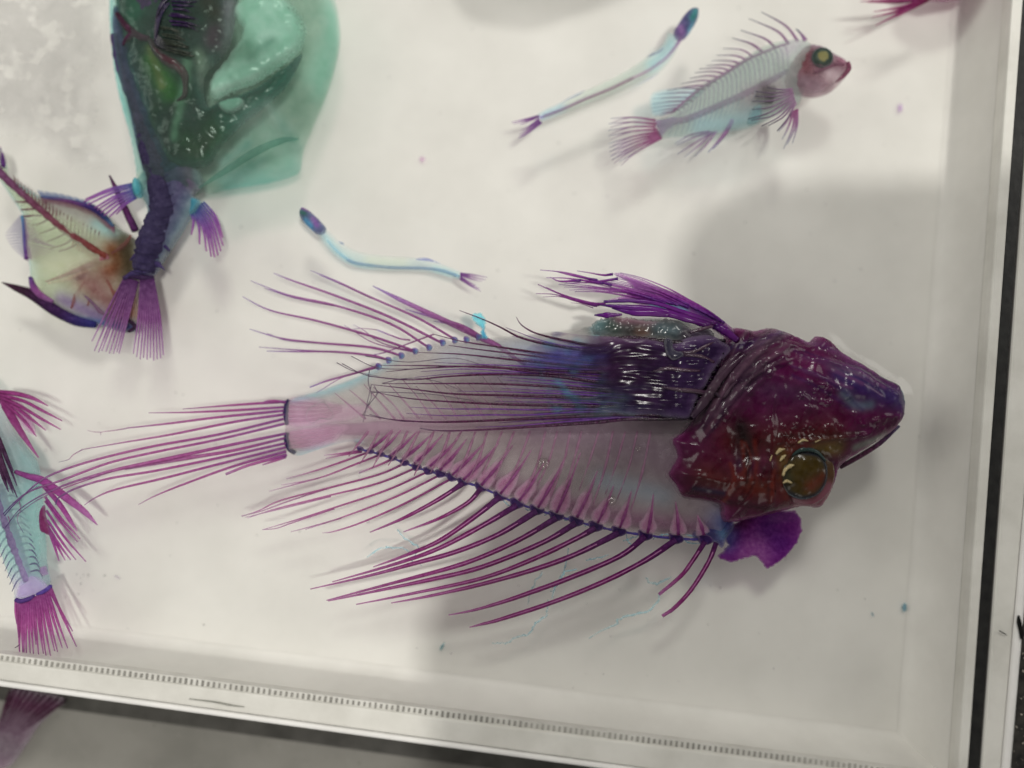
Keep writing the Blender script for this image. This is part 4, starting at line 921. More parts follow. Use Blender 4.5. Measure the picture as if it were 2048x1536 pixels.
dk = blob('gut_mass', R6(690, -120, 690, 150, 720, 350, 790, 560, 880, 780, 940, 900, 1000, 950, 1090, 960, 1190, 930, 1240, 850, 1350, 730, 1520, 590, 1640, 470, 1720, 300, 1620, 380, 1450, 500, 1260, 570, 1180, 600, 1160, 430, 1280, 300, 1330, 150, 1300, -120), 12, 3.4,
     paint(C(24, 58, 50, .8), [(R6(900, 380, 1000, 560), 26, C(50, 104, 24, .7), .9), (R6(880, 300, 950, 520), 10, C(104, 108, 58, .65), .8), (R6(1080, 820, 1150, 860, 1250, 740), 34, C(8, 62, 30, .85), .95),
           (R6(720, 300, 800, 560, 900, 800), 24, C(22, 64, 70, .75), .9), (R6(1300, 690, 1480, 590, 1640, 460), 22, C(24, 88, 72, .7), .9), (R6(1090, 380, 1060, 560, 1010, 800), 9, C(104, 146, 112, .55), .85),
           (R6(1150, 330, 1180, 480), 12, C(128, 140, 118, .65), .8), (R6(1240, 200, 1230, 260), 20, C(78, 48, 66, .7), .9), (R6(1200, 40, 1240, 100), 26, C(48, 38, 20, .85), .95), (R6(1330, 60, 1340, 200), 16, C(140, 126, 138, .5), .9),
           (R6(800, 60, 760, 160), 22, C(44, 100, 80, .6), .9), (R6(1000, 640, 960, 820), 20, C(16, 44, 36, .85), .85), (R6(900, 620, 880, 760), 14, C(40, 60, 40, .8), .7)]), sac, M_WET, res=5, fade=16, rnd=50, zf=lambda P, d: .8*nz(P, 30, 2)+.4*nz(P, 11, 5))
blob('pale_gut', R6(1330, 40, 1480, -60, 1640, 0, 1735, 160, 1690, 300, 1560, 400, 1430, 480, 1300, 530, 1215, 565, 1190, 470, 1290, 330, 1380, 190), 13.5, 3.2,
     paint(C(168, 198, 178, .6), [(R6(1500, 120, 1600, 200), 26, C(184, 208, 190, .6), .8), (R6(1440, 360, 1560, 260), 14, C(104, 142, 122, .5), .7), (R6(1230, 540, 1420, 470, 1580, 380, 1700, 280), 6, C(186, 200, 184, .6), .9), (R6(1300, 350, 1400, 300), 30, C(110, 136, 116, .55), .8)]), sac, M_WET, res=5, fade=14, rnd=40, zf=lambda P, d: .4*nz(P, 16, 5), ragged=1.2)
blob('pale_lobe', R6(1240, 590, 1300, 560, 1370, 555, 1390, 590, 1340, 635, 1280, 640), 15, 1.4, C(132, 176, 152, .55), sac, M_WET, res=4, fade=6)
for ln, r, cl in ((R6(1130, 1070, 1300, 960, 1450, 865, 1600, 800, 1700, 790), (2, 7, 9, 7, 2), C(150, 178, 162, .06)),):
    tube('belly_fold', ln, r, cl, sac, M_SUB, z=15.5, k=8, sides=10, flat=.35)
# frilled tissue border: little tufts along the pale gut's edge
fr_pts = pick(R6(1200, 575, 1350, 505, 1500, 430, 1620, 350, 1720, 230, 1730, 150, 1640, 10), 260)
V, Fc, K = [], [], []
for i, (x, y) in enumerate(fr_pts):
    x += rs.normal()*4; y += rs.normal()*4
    nx, ny, q = rs.normal()*3-1.5, rs.normal()*3-2, rs.uniform(.7, 1.6)
    a, b, c = at(x-q, y-.6*q, 16.8), at(x+q, y+.5*q, 16.8), at(x+nx, y+ny, 16.5+rs.uniform(0, .5))
    d = at(x, y-q, 17.3)
    k = len(V); V += [a, b, c, d]; K += [C(176, 196, 178, .35)]*4
    Fc += [(k, k+1, k+3), (k+1, k+2, k+3), (k+2, k, k+3), (k, k+2, k+1)]
fringe = link('fringe', V, Fc, M_SUB, sac, K); fringe['kind'] = 'stuff'
blob('trunk', R6(640, 60, 700, 40, 790, 210, 880, 460, 980, 760, 1080, 950, 1130, 1060, 990, 1120, 860, 1100, 790, 900, 735, 650, 680, 420, 642, 250), 10.5, 3.4,
     paint(C(56, 70, 92, .55), [(R6(660, 120, 720, 420, 800, 700, 880, 950), 16, C(84, 66, 100, .6), .9), (R6(900, 700, 1000, 950), 18, C(30, 62, 66, .6), .8)]), sac, M_SUB, res=5, fade=12, zf=lambda P, d: .5*nz(P, 14, 3))
# backbone and mottled hind body
hind = R7(1000, 230, 1060, 150, 1250, 100, 1440, 130, 1480, 260, 1420, 330, 1490, 390, 1400, 490, 1335, 600, 1255, 720, 1185, 830, 1140, 905, 1060, 940, 990, 930, 985, 880, 1015, 700, 1050, 560, 1075, 430, 1040, 350)
blob('hind_body', hind, 11, 3.6, paint(C(150, 184, 176, .35), [
     (R7(1230, 130, 1240, 300, 1190, 450, 1130, 650, 1060, 880), 50, C(72, 64, 94, .65), .97), (R7(1340, 130, 1350, 300, 1300, 440, 1230, 560, 1170, 700), 24, C(84, 74, 102, .6), .9), (R7(1390, 330, 1330, 470, 1270, 600), 12, C(104, 108, 126, .45), .6), (R7(1080, 700, 1040, 880), 24, C(82, 60, 104, .6), .9), (R7(1400, 130, 1420, 270), 16, C(92, 66, 84, .6), .8),
     (R7(1110, 800, 1090, 880), 8, C(112, 96, 140, .5), .8)]), sac, M_SUB, res=5, fade=7, zf=lambda P, d: .4*nz(P, 12, 5))
bb = R6(648, 200, 690, 400, 760, 580, 810, 720, 850, 860, 900, 1010)+R7(1200, 430, 1150, 560, 1110, 680, 1070, 800, 1050, 890)
tube('backbone', bb, (8, 10, 12, 15, 19, 24, 27, 28, 28, 24, 20), [C(80, 60, 92, .6), C(70, 60, 86, .55), C(74, 66, 92, .45), C(76, 66, 94, .45)], sac, M_SUB, z=12.5, k=7, sides=9, wob=.13)
for i, (x, y) in enumerate(pick(bb, 26)):
    if i < 14: continue
    s = -1 if i % 2 else 1
    w = 8+i*.6
    tube('vertebra_spur', [(x, y), (x+s*w*1.1, y+5), (x+s*w*1.7, y+16)], (8, 6, 1.2), C(80, 66, 104, .5), sac, M_SUB, z=12.5, k=4, wob=.25)
    tube('vertebra_edge', [(x-w*1.2, y-3), (x-w*.4, y+3), (x+w*.5, y+2), (x+w*1.2, y-5)], (.6, .8, .8, .6), C(88, 80, 108, .2), sac, M_SUB, z=15.6, k=4, wob=.3)
# shoulder spine and ray bundle near the upper edge of the picture
tube('shoulder_spine', U2(215, 170, 300, 290, 400, 400, 520, 480, 640, 500), (5, 7, 9, 10, 7), [C(66, 30, 52, .75), C(78, 34, 60, .7)], sac, M_BONE, z=15)
tube('shoulder_spine', U2(290, 580, 340, 500, 420, 450, 520, 470), (2.5, 5, 7, 8), C(72, 34, 60, .7), sac, M_BONE, z=15.2)
tube('shoulder_bone', U2(640, 510, 720, 640, 840, 760, 980, 840, 1070, 940, 1090, 1060, 1080, 1220, 985, 1290), (6, 9, 11, 10, 9, 6, 5, 2), [C(66, 38, 50, .75), C(84, 60, 62, .75), C(52, 34, 36, .8)], sac, M_WET, z=15.8, sides=8, wob=.1)
blob('shoulder_plate', U2(400, -60, 480, 60, 540, 200, 570, 250, 640, 190, 760, 100, 800, -60), 14.5, 1, C(74, 30, 86, .65), sac, M_BONE, res=4, fade=4)
for i in range(13):
    a = i/12
    x0, y0 = 900+a*60-a*a*140, -40+a*120
    p = U2(960-140*a, 20+30*a, 730+60*a*0, 150+250*a, 730+20*a, 330+260*a, 900+260*a, 560+130*a) if i > 5 else U2(930-20*i, -60, 800-12*i, 60+20*i, 730-2*i, 220+30*i, 735, 420+20*i)
    tube('fin_ray', p, (1.6, 3, 3, 1), [C(44, 34, 60, .85), C(50, 42, 58, .8), C(64, 70, 60, .75)], sac, M_WETRAY, z=(18.4, 18, 17.5, 16.5), k=6)
for i in range(7):
    y = 20+i*48
    y += rs.uniform(-14, 14)
    tube('fin_ray', U2(930-8*i+rs.uniform(-40, 40), y, 1100+rs.uniform(-40, 40), y+8+i*3+rs.uniform(-12, 12), 1230+rs.uniform(-80, 60), y+10+i*14+rs.uniform(-20, 20)), (2.4, 3, 1), [C(52, 26, 66, .85), C(44, 34, 56, .8)], sac, M_WETRAY, z=(18.2, 17.6, 16.5), k=6, wob=.15)
for i in range(9):
    t = i/8
    j1, j2, j3 = rs.uniform(-24, 24, 3)
    tube('fin_ray', U2(760+10*i, 330+40*i+j1, 900+30*i+j3, 350+44*i+j2, 1040+22*i+2*j3, 420+38*i+2*j1), (1.4, 2.2, .6), C(62, 66, 56, .75), sac, M_WETRAY, z=(17.9, 17.6, 16.8), k=6, wob=.15)
# paired fins with teal bases
blob('fin_base', R7(985, 200, 1030, 230, 1050, 300, 1030, 350, 985, 340, 965, 270), 13, 1.6, C(62, 138, 144, .45), sac, M_SUB, res=3, fade=5)
blob('fin_base', R7(1400, 350, 1450, 360, 1460, 390, 1430, 450, 1385, 475, 1395, 410), 13, 1.6, C(62, 130, 144, .45), sac, M_SUB, res=3, fade=5)
lb = spread(R7(965, 245)[0], R7(1000, 350)[0], 9); lt = R7(625, 360, 612, 380, 640, 400, 690, 425, 710, 440, 735, 460, 760, 480, 800, 490, 850, 470)
for a, b in zip(lb, lt):
    tube('pelvic_fin_ray', [a, ((a[0]+b[0])/2, (a[1]+b[1])/2-4), b], (2.0, 2.6, 1.6), [C(66, 84, 136, .6), C(134, 74, 142, .45), C(150, 86, 140, .4)], sac, M_BONE, z=(13, 13.5), k=6)
lb = pick(R7(1395, 470, 1430, 455, 1465, 400, 1490, 380), 9); lt = R7(1400, 620, 1460, 690, 1510, 740, 1545, 780, 1570, 785, 1595, 770, 1615, 740, 1632, 700, 1630, 640)
for i, (a, b) in enumerate(zip(lb, lt)):
    tube('pelvic_fin_ray', [a, ((a[0]+b[0])/2+5, (a[1]+b[1])/2-6), b], (2.0, 3.0, 1.6), [C(66, 84, 136, .6), C(134, 72, 138, .45), C(160, 92, 142, .4)], sac, M_BONE, z=(13, 13.5), k=6)
tL = list(zip(spread(R7(915, 930)[0], R7(1010, 960)[0], 9), R7(672, 1400, 690, 1470, 720, 1480, 745, 1470, 775, 1475, 800, 1490, 830, 1490, 855, 1480, 870, 1490)))
tR = list(zip(spread(R7(1030, 950)[0], R7(1120, 935)[0], 10), R7(975, 1490, 1000, 1515, 1025, 1530, 1050, 1520, 1075, 1535, 1100, 1520, 1125, 1540, 1150, 1530, 1175, 1525, 1195, 1500)))
for i, (a, b) in enumerate(tL+tR):
    m = (a[0]*.5+b[0]*.5+(3 if i > 8 else -1), a[1]*.5+b[1]*.5)
    tube('tail_fin_ray', [a, m, b], (2.6, 2.5, 1.1), [C(84, 38, 84, .6), C(128, 66, 118, .45), C(168, 122, 156, .32)], sac, M_BONE, z=(12, 13, 13), k=6)
tube('tail_base', R7(905, 940, 960, 920, 1040, 930, 1125, 935), (5, 7, 7, 4), C(66, 36, 72, .6), sac, M_BONE, z=12)

# ------------------------------------------------------------------ deep-bodied yellow-green fish at the side
deep = thing('deep_bodied_fish', 'deep yellow-green fish with brown head and long dark purple belly spine', 'fish', 140, 520, 0)
blob('body', R7(-60, -40, 10, 10, 38, 90, 60, 190, 170, 258, 290, 338, 430, 365, 600, 400, 760, 480, 870, 570, 950, 620, 1000, 700, 1000, 1000, 1000, 1290, 900, 1335, 700, 1275, 560, 1255, 400, 1165, 260, 1060, 222, 950, 202, 800, 172, 600, 158, 480, 90, 370, 0, 235, -60, 150), 8, 4.2,
     paint(C(186, 192, 160, .28), [(R7(0, 240, 100, 390, 160, 470), 7, C(84, 158, 172, .4), .9), (R7(40, 100, 120, 230, 290, 340), 7, C(112, 178, 186, .35), .9), (R7(205, 820, 215, 920), 9, C(130, 186, 192, .3), .9),
           (R7(300, 400, 420, 430, 560, 470, 700, 540), 18, C(160, 150, 150, .35), .6), (R7(740, 560, 860, 640), 18, C(150, 196, 190, .3), .8), (R7(860, 740, 900, 830, 840, 900), 40, C(112, 64, 24, .72), .97), (R7(940, 660, 960, 900), 26, C(70, 62, 40, .7), .9),
           (R7(660, 960, 760, 1060, 860, 1150), 40, C(132, 84, 82, .5), .9), (R7(480, 1100, 640, 1180, 760, 1230), 22, C(122, 94, 130, .5), .9), (R7(380, 850, 560, 800), 30, C(208, 206, 178, .22), .8),
           (R7(940, 1060, 960, 1200), 14, C(176, 110, 72, .55), .9), (R7(850, 1290, 980, 1300), 18, C(52, 62, 110, .65), .95), (R7(560, 1240, 760, 1270), 9, C(60, 96, 150, .5), .9)]),
     deep, M_SUB, res=5, fade=7, zf=lambda P, d: .3*nz(P, 20, 1))
dcol = R7(-60, 90, 10, 175, 130, 290, 300, 440, 480, 590, 650, 700, 790, 790)
tube('backbone', dcol, (9, 8, 7, 7, 8, 9, 8), [C(104, 56, 96, .55), C(110, 62, 88, .55), C(112, 56, 64, .55), C(118, 58, 44, .55)], deep, M_BONE, z=11, k=8, sides=8, wob=.12)
cq = pick(dcol, 34)
for i in range(7, 31):
    x, y = cq[i]
    L = 20+max(0, (i-9))*.9
    tube('neural_spine', [(x+2, y), (x+3, y-L*.5), (x+1+(i-10)*.25, y-L)], (2.2, 1.8, .8), C(132, 98, 96, .4), deep, M_BONE, z=11, k=4, wob=.1)
low = [R7(215, 380, 160, 380, 110, 378), R7(250, 432, 200, 434, 148, 438), R7(300, 480, 240, 480, 170, 484), R7(345, 512, 290, 540, 235, 550), R7(420, 562, 350, 590, 290, 612), R7(500, 600, 420, 640, 340, 672), R7(540, 640, 470, 690, 370, 720), R7(560, 690, 500, 720, 430, 740)]
rays(deep, 'haemal_spine', low, 10.8, C(112, 66, 78, .5), M_BONE, r=(2.4, 1.8, 1.2), k=5)
for i in range(12):
    x, y = R7(540+i*17, 660+i*11)[0]
    tube('rib', [(x, y), (x-2, y+6), (x-5, y+13)], (2.2, 1.6, .6), C(158, 96, 60, .45), deep, M_BONE, z=10.8, k=3)
ab = pick(R7(162, 485, 172, 560, 180, 680, 190, 795), 17); at_ = pick(R7(135, 492, 75, 560, 40, 620, 70, 690, 120, 750, 170, 790), 17); ai = pick(R7(220, 490, 260, 570, 300, 620, 340, 680, 420, 720, 300, 780, 210, 810), 17)
for a, b, c in zip(ab, at_, ai):
    tube('anal_fin_ray', [a, ((a[0]+b[0])/2, (a[1]+b[1])/2-1), b], (1.4, 1.1, .6), [C(56, 62, 122, .65), C(104, 74, 136, .55)], deep, M_BONE, z=9.5, k=4, sides=5)
    tube('anal_fin_strut', [a, ((a[0]+c[0])/2, (a[1]+c[1])/2), c], (1.6, 1.5, .6), [C(108, 52, 112, .6), C(136, 72, 116, .55)], deep, M_BONE, z=10, k=4, sides=5)
tube('anal_fin_base', R7(162, 480, 172, 560, 180, 680, 192, 800), (3, 3, 3.4, 4), [C(60, 130, 158, .5), C(84, 84, 140, .5), C(104, 52, 110, .55)], deep, M_BONE, z=10)
db = pick(R7(305, 345, 430, 362, 600, 400, 720, 450, 830, 560), 34)
for i, (x, y) in enumerate(db):
    tube('dorsal_fin_ray', [(x, y), (x-3, y-6), (x-8-(i % 3), y-14)], (1.9, 1.5, .6), [C(44, 66, 112, .7), C(84, 110, 150, .5)], deep, M_BONE, z=9.6, k=3, sides=5)
    tube('dorsal_fin_strut', [(x, y), (x+1, y+10), (x+2, y+24)], (2.2, 1.7, .7), [C(116, 56, 86, .6), C(150, 124, 124, .4)], deep, M_BONE, z=10, k=3, sides=5)
tube('dorsal_fin_base', [db[0], db[8], db[16], db[22], db[28], db[33]], (2.5, 3.5, 5, 7, 6, 3), [C(64, 96, 140, .5), C(112, 60, 100, .5), C(70, 40, 100, .6), C(50, 44, 96, .6), C(70, 110, 140, .5)], deep, M_BONE, z=10)
tube('belly_spine', R7(14, 968, 120, 1010, 240, 1060, 400, 1165, 560, 1245, 700, 1280), (1, 7, 11, 13, 12, 7), [C(58, 12, 44, .75), C(60, 14, 52, .75), C(58, 20, 72, .7), C(52, 50, 108, .6)], deep, M_BONE, z=9, k=8, sides=8)
tube('belly_plate', R7(222, 930, 250, 1010, 310, 1070, 390, 1110), (4, 8, 8, 4), [C(74, 40, 100, .6), C(136, 60, 120, .5), C(130, 70, 120, .5)], deep, M_BONE, z=10)
tube('shoulder_bone', R7(335, 962, 450, 925, 560, 880, 680, 830, 800, 780), (1.5, 4, 5, 7, 8), C(152, 88, 92, .5), deep, M_BONE, z=11)
tube('shoulder_bone', R7(350, 975, 480, 950, 600, 905, 645, 880), (1.5, 4, 5, 3), C(200, 178, 160, .4), deep, M_BONE, z=11.2)
blob('gill_slit', R7(545, 945, 580, 915, 640, 895, 615, 935, 570, 955), 11.5, .6, C(44, 16, 26, .8), deep, M_BONE, res=3, fade=3)
for i in range(9):
    tube('gill_ray', R7(600+14*i, 1050+14*i, 660+10*i, 1100+10*i, 720+7*i, 1190+3*i), (1.6, 2, 1), C(128, 88, 110, .4), deep, M_BONE, z=11.4, k=4)
for p in (R7(700, 830, 790, 960, 860, 1120), R7(620, 960, 560, 1060, 520, 1160), R7(760, 800, 900, 700, 960, 620), R7(720, 900, 680, 1040, 640, 1140), R7(780, 1000, 860, 1060, 950, 1180)):
    tube('skull_bone', p, (2, 5, 2), C(176, 126, 116, .12), deep, M_BONE, z=11, k=6, wob=.15)
tube('dorsal_spine', R7(800, 185, 850, 290, 910, 420, 990, 590), (1.6, 5.5, 7, 8), [C(74, 34, 72, .7), C(92, 30, 84, .65), C(78, 30, 80, .65)], deep, M_BONE, z=12, k=7)
tube('mouth', R7(880, 1230, 930, 1240, 985, 1290, 940, 1330), (3, 4, 4, 3), C(60, 34, 60, .7), deep, M_BONE, z=11.6)
for p in (R7(-40, -20, 0, 60, 15, 120), R7(0, -20, 20, 70, 24, 130), R7(20, 20, 34, 90, 28, 130)):
    tube('tail_fin_ray', p, (1.5, 2.6, 3), C(100, 50, 110, .5), deep, M_BONE, z=9)

# ------------------------------------------------------------------ teal fish at the lower left edge
edge = thing('teal_fish', 'blue-green fish cut by the picture edge, magenta tail fan reaching the tray wall', 'fish', 40, 1100, 0)
blob('body', S3(-120, 0, 0, 70, 60, 180, 120, 330, 190, 425, 212, 520, 222, 640, 236, 800, 246, 980, 262, 1090, 190, 1150, 82, 1168, 70, 1100, 30, 1000, 0, 920, -60, 800, -140, 500), 9, 3.4,
     paint(C(158, 188, 180, .3), [(S3(200, 620, 220, 900), 20, C(160, 196, 184, .3), .8), (S3(0, 100, 60, 250), 40, C(190, 186, 180, .25), .9), (S3(110, 1100, 180, 1140), 36, C(196, 184, 196, .25), .9), (S3(-40, 330, 40, 500), 40, C(150, 150, 150, .35), .8)]), edge, M_SUB, res=5, fade=8)
ec = S3(-20, 560, 20, 680, 60, 800, 100, 920, 150, 1065)
tube('backbone', ec, (13, 12, 12, 11, 8), [C(116, 100, 132, .5), C(124, 104, 136, .5), C(150, 122, 152, .4)], edge, M_BONE, z=11, k=7, sides=9, wob=.12)
for i, (x, y) in enumerate(pick(ec, 15)[1:-1]):
    tube('neural_spine', [(x+4, y-4), (x+24, y-8), (x+44-i*.9, y+2+i*.3)], (2, 1.6, .7), C(112, 108, 130, .45), edge, M_BONE, z=11.4, k=5)
    tube('haemal_spine', [(x-4, y+2), (x-18, y+14), (x-28, y+34)], (2, 1.6, .7), C(112, 108, 136, .45), edge, M_BONE, z=11.4, k=5)
blob('tail_plate', S3(150, 1020, 200, 1040, 255, 1090, 262, 1108, 190, 1140, 90, 1162, 84, 1140, 108, 1060), 11, 1.0, C(186, 168, 190, .35), edge, M_SUB, res=4, fade=5)
tube('tail_plate_edge', S3(82, 1162, 110, 1172, 160, 1158, 180, 1142), (4, 5, 5, 3), C(84, 50, 108, .6), edge, M_BONE, z=11.5)
tube('tail_plate_edge', S3(195, 1135, 230, 1122, 262, 1100, 266, 1085), (3, 5, 5, 3), C(88, 60, 124, .6), edge, M_BONE, z=11.5)
blob('loose_scale', S3(210, 990, 245, 980, 258, 1030, 225, 1040, 208, 1015), 12.5, .5, C(150, 120, 146, .4), edge, M_BONE, res=3, fade=3, smooth=False)
ta = pick(S3(84, 1170, 120, 1176, 165, 1160, 200, 1140, 240, 1125, 268, 1100), 19)
te = S3(88, 1290, 98, 1365, 104, 1480, 122, 1470, 128, 1450, 140, 1470, 160, 1450, 178, 1455, 190, 1400, 205, 1460, 230, 1450, 245, 1470, 268, 1465, 290, 1435, 305, 1440, 330, 1420, 358, 1420, 385, 1330, 405, 1412)
for a, b in zip(ta, te):
    m = (a[0]*.5+b[0]*.5-1, a[1]*.5+b[1]*.5)
    tube('tail_fin_ray', [a, m, b], (2.8, 2.6, .9), [C(132, 44, 108, .5), C(160, 64, 126, .42), C(150, 90, 130, .4)], edge, M_BONE, z=(11.5, 13, 14.5), k=6)
tube('loose_filament', S3(78, 1418, 95, 1408, 104, 1400), (.6, .9, .6), C(70, 44, 70, .6), edge, M_BONE, z=14.5)
top_f = [(S3(-10, 62, 80, 72, 170, 95, 255, 137), (4, 5, 4, 1)), S3(0, 80, 120, 110, 220, 160, 328, 216), S3(0, 90, 110, 140, 210, 200, 322, 262), S3(5, 100, 90, 150, 170, 210, 242, 266), S3(10, 110, 70, 160, 140, 230, 192, 298),
         (S3(10, 110, 60, 190, 120, 290, 205, 412), (6, 8, 6, 1)), (S3(20, 140, 70, 220, 130, 310), (5, 6, 4))]
rays(edge, 'dorsal_fin_ray', top_f, (12, 13), [C(128, 30, 92, .55), C(140, 40, 104, .5), C(164, 84, 132, .4)], M_BONE, r=(4, 3.4, 3, 1), k=6)
blob('dorsal_fin_web', S3(0, 60, 80, 90, 160, 180, 190, 290, 130, 260, 60, 170, 0, 120), 12, .2, C(176, 120, 150, .25), edge, M_SUB, res=5, fade=10)
lowf = [(S3(80, 485, 150, 510, 230, 535, 350, 622, 450, 700, 516, 768), (4, 6, 8, 8, 6, 1)), (S3(230, 560, 310, 650, 370, 740, 408, 800), (4, 5.5, 4.5, 1)), S3(240, 620, 330, 740, 425, 842), S3(240, 640, 320, 750, 412, 858), S3(245, 690, 340, 830, 455, 962),
        S3(250, 740, 330, 860, 402, 952), S3(255, 780, 320, 880, 374, 952), S3(262, 800, 310, 890, 345, 955), S3(265, 815, 295, 900, 312, 958)]
rays(edge, 'pelvic_fin_ray', lowf, (12.5, 12, 11.5), [C(134, 52, 112, .5), C(148, 48, 120, .5), C(168, 104, 146, .38)], M_BONE, r=(2.6, 2.4, 1.0), k=6)
blob('fin_base', S3(208, 700, 235, 660, 242, 720, 268, 800, 262, 822, 232, 810, 210, 790), 12, 1.0, C(112, 30, 80, .6), edge, M_BONE, res=3, fade=3)
dkr = [S3(-40, 240, 40, 430, 90, 560), S3(-30, 300, 30, 480, 92, 622), S3(-20, 380, 30, 500, 70, 600), S3(-40, 340, 20, 520, 45, 592), S3(-30, 250, 20, 370, 70, 480)]
rays(edge, 'pectoral_fin_ray', dkr, (14, 15), [C(84, 40, 68, .6), C(74, 40, 70, .65), C(90, 60, 90, .55)], M_BONE, r=(4, 3.6, .8), k=6)

# ------------------------------------------------------------------ fin reaching in at the upper edge
topfin = thing('cut_off_fish', 'crimson fin of a fish cut off by the upper picture edge', 'fish', 1850, -10, 0)
tf = [S6(560, -30, 400, -8, 125, 10), S6(560, -25, 420, 5, 190, 2), S6(540, -15, 400, 40, 205, 72), S6(540, -10, 380, 60, 195, 108), S6(520, 0, 380, 75, 216, 158), S6(530, -2, 440, 50, 350, 104), S6(580, -30, 380, 10, 170, 14)]
rays(topfin, 'fin_ray', tf, (12, 13), [C(110, 16, 66, .6), C(128, 24, 80, .5), C(170, 90, 120, .4)], M_BONE, r=(6, 3.6, .8), k=6)
blob('body', S6(520, -20, 600, 0, 640, 10, 700, -2, 900, -60, 900, -300, 500, -330, 420, -120), 10, 4, C(150, 100, 116, .5), topfin, M_SUB, res=6, fade=8)

# ------------------------------------------------------------------ stand-in for the tail's reflection in the tray wall
fan = thing('tail_reflection', 'mirror image of the magenta tail, built as plum rays beyond the tray wall', 'reflection', 40, 1440, -9.8)
blob('reflected_web', U1(60, 1045, 160, 1030, 260, 1060, 410, 1112, 330, 1190, 240, 1280, 150, 1420, 60, 1530, -60, 1536, -80, 1250, 20, 1230), -8.6, .8,
     paint(C(132, 104, 112, .4), [(U1(60, 1100, 200, 1150, 330, 1150), 18, C(112, 66, 88, .45), .8), (U1(20, 1400, 100, 1450), 30, C(140, 124, 128, .35), .8)]), fan, M_SUB, res=5, fade=12)
for i, (x, y) in enumerate(U1(65, 1055, 100, 1040, 140, 1045, 175, 1050, 210, 1065, 245, 1078, 280, 1085, 320, 1098, 360, 1105, 405, 1118)):
    e_ = U1(-10+9*i, 1300+6*i)[0]
    tube('fin_ray', [(x, y), (x*.62+e_[0]*.38-2, y*.6+e_[1]*.4), e_], (2.6, 3.0, 1.2), [C(52, 12, 40, .85), C(74, 30, 56, .75), C(120, 92, 104, .45)], fan, M_BONE, z=-8, k=6)  # rays of the tail's mirror image, not a separate fin

# ------------------------------------------------------------------ small loose things
def speck(name, label, cat, out, z, h, col, mat=None, group=None, **kw):
    o = blob(name, out, z, h, col, None, mat or M_SUB, res=2.5, fade=2, **kw)
    o['label'] = label; o['category'] = cat
    if group: o['group'] = group
    return o
speck('flake', 'small purple flake lying alone near the side wall', 'flake', S6(372, 632, 382, 655, 380, 675, 368, 692, 360, 670, 362, 648), 1.0, .4, C(176, 132, 172, .5))
speck('flake', 'tiny pink flake between the green sac and slender fish', 'flake', F(838, 318, 846, 313, 850, 319, 843, 323), 1.0, .3, C(196, 150, 172, .45))
speck('flake', 'teal sliver below the lower fin spines', 'flake', R4(1288, 1268, 1280, 1295, 1262, 1322, 1256, 1310, 1268, 1285), 1.0, .4, C(90, 132, 134, .5))
speck('flake', 'pale blue wisp close to the side wall, level with the cheek plate', 'flake', F(1806, 1208, 1812, 1205, 1814, 1218, 1808, 1224, 1803, 1216), 1.0, .3, C(150, 190, 200, .4, DIM))
speck('flake', 'dark blue speck of dye in the shaded corner', 'flake', F(1742, 1224, 1746, 1226, 1748, 1234, 1744, 1231), 1.0, .3, C(100, 140, 156, .5, DIM))
speck('flake', 'short purple splinter beside the teal fish', 'flake', U1(705, 342, 722, 346, 745, 362, 735, 364, 715, 354), 1.0, .3, C(140, 120, 140, .5))

m_b = bpy.data.materials.new('air_bubble'); m_b.use_nodes = True
nt = m_b.node_tree; N = nt.nodes; L = nt.links
for n in list(N):
    if n.type == 'BSDF_PRINCIPLED': N.remove(n)
lw = N.new('ShaderNodeLayerWeight'); lw.inputs[0].default_value = .35
cr = N.new('ShaderNodeValToRGB'); cr.color_ramp.elements[0].color = (.95, .94, .93, 1); cr.color_ramp.elements[1].color = (.12, .12, .12, 1); cr.color_ramp.elements[0].position = .45; cr.color_ramp.elements[1].position = .95
L.new(lw.outputs['Facing'], cr.inputs[0])
trn = N.new('ShaderNodeBsdfTransparent'); L.new(cr.outputs[0], trn.inputs[0])
gls = N.new('ShaderNodeBsdfGlossy'); gls.inputs['Roughness'].default_value = .05
mx = N.new('ShaderNodeMixShader'); mx.inputs[0].default_value = .05
L.new(trn.outputs[0], mx.inputs[1]); L.new(gls.outputs[0], mx.inputs[2]); L.new(mx.outputs[0], N['Material Output'].inputs[0])
def bubble(label, x, y, r, z):
    import bmesh
    bm = bmesh.new(); bmesh.ops.create_uvsphere(bm, u_segments=20, v_segments=12, radius=r*UNIT*.92)
    for v in bm.verts: v.co.z *= .75; v.co.x *= 1.05
    me = bpy.data.meshes.new('air_bubble'); bm.to_mesh(me); bm.free()
    me.polygons.foreach_set('use_smooth', [True]*len(me.polygons)); me.materials.append(m_b)
    o = bpy.data.objects.new('air_bubble', me); COL.objects.link(o); o.location = at(x, y, z)
    o['label'] = label; o['category'] = 'bubble'
bubble('round clear air bubble above the middle of the large fish flank', 1087, 928, 12.5, 18.2)
bubble('smaller air bubble near the belly edge of the large fish', 1223, 1001, 9.5, 17.8)
bubble('tiny air bubble beside the gill cover of the large fish', 1276, 897, 6, 17.8)

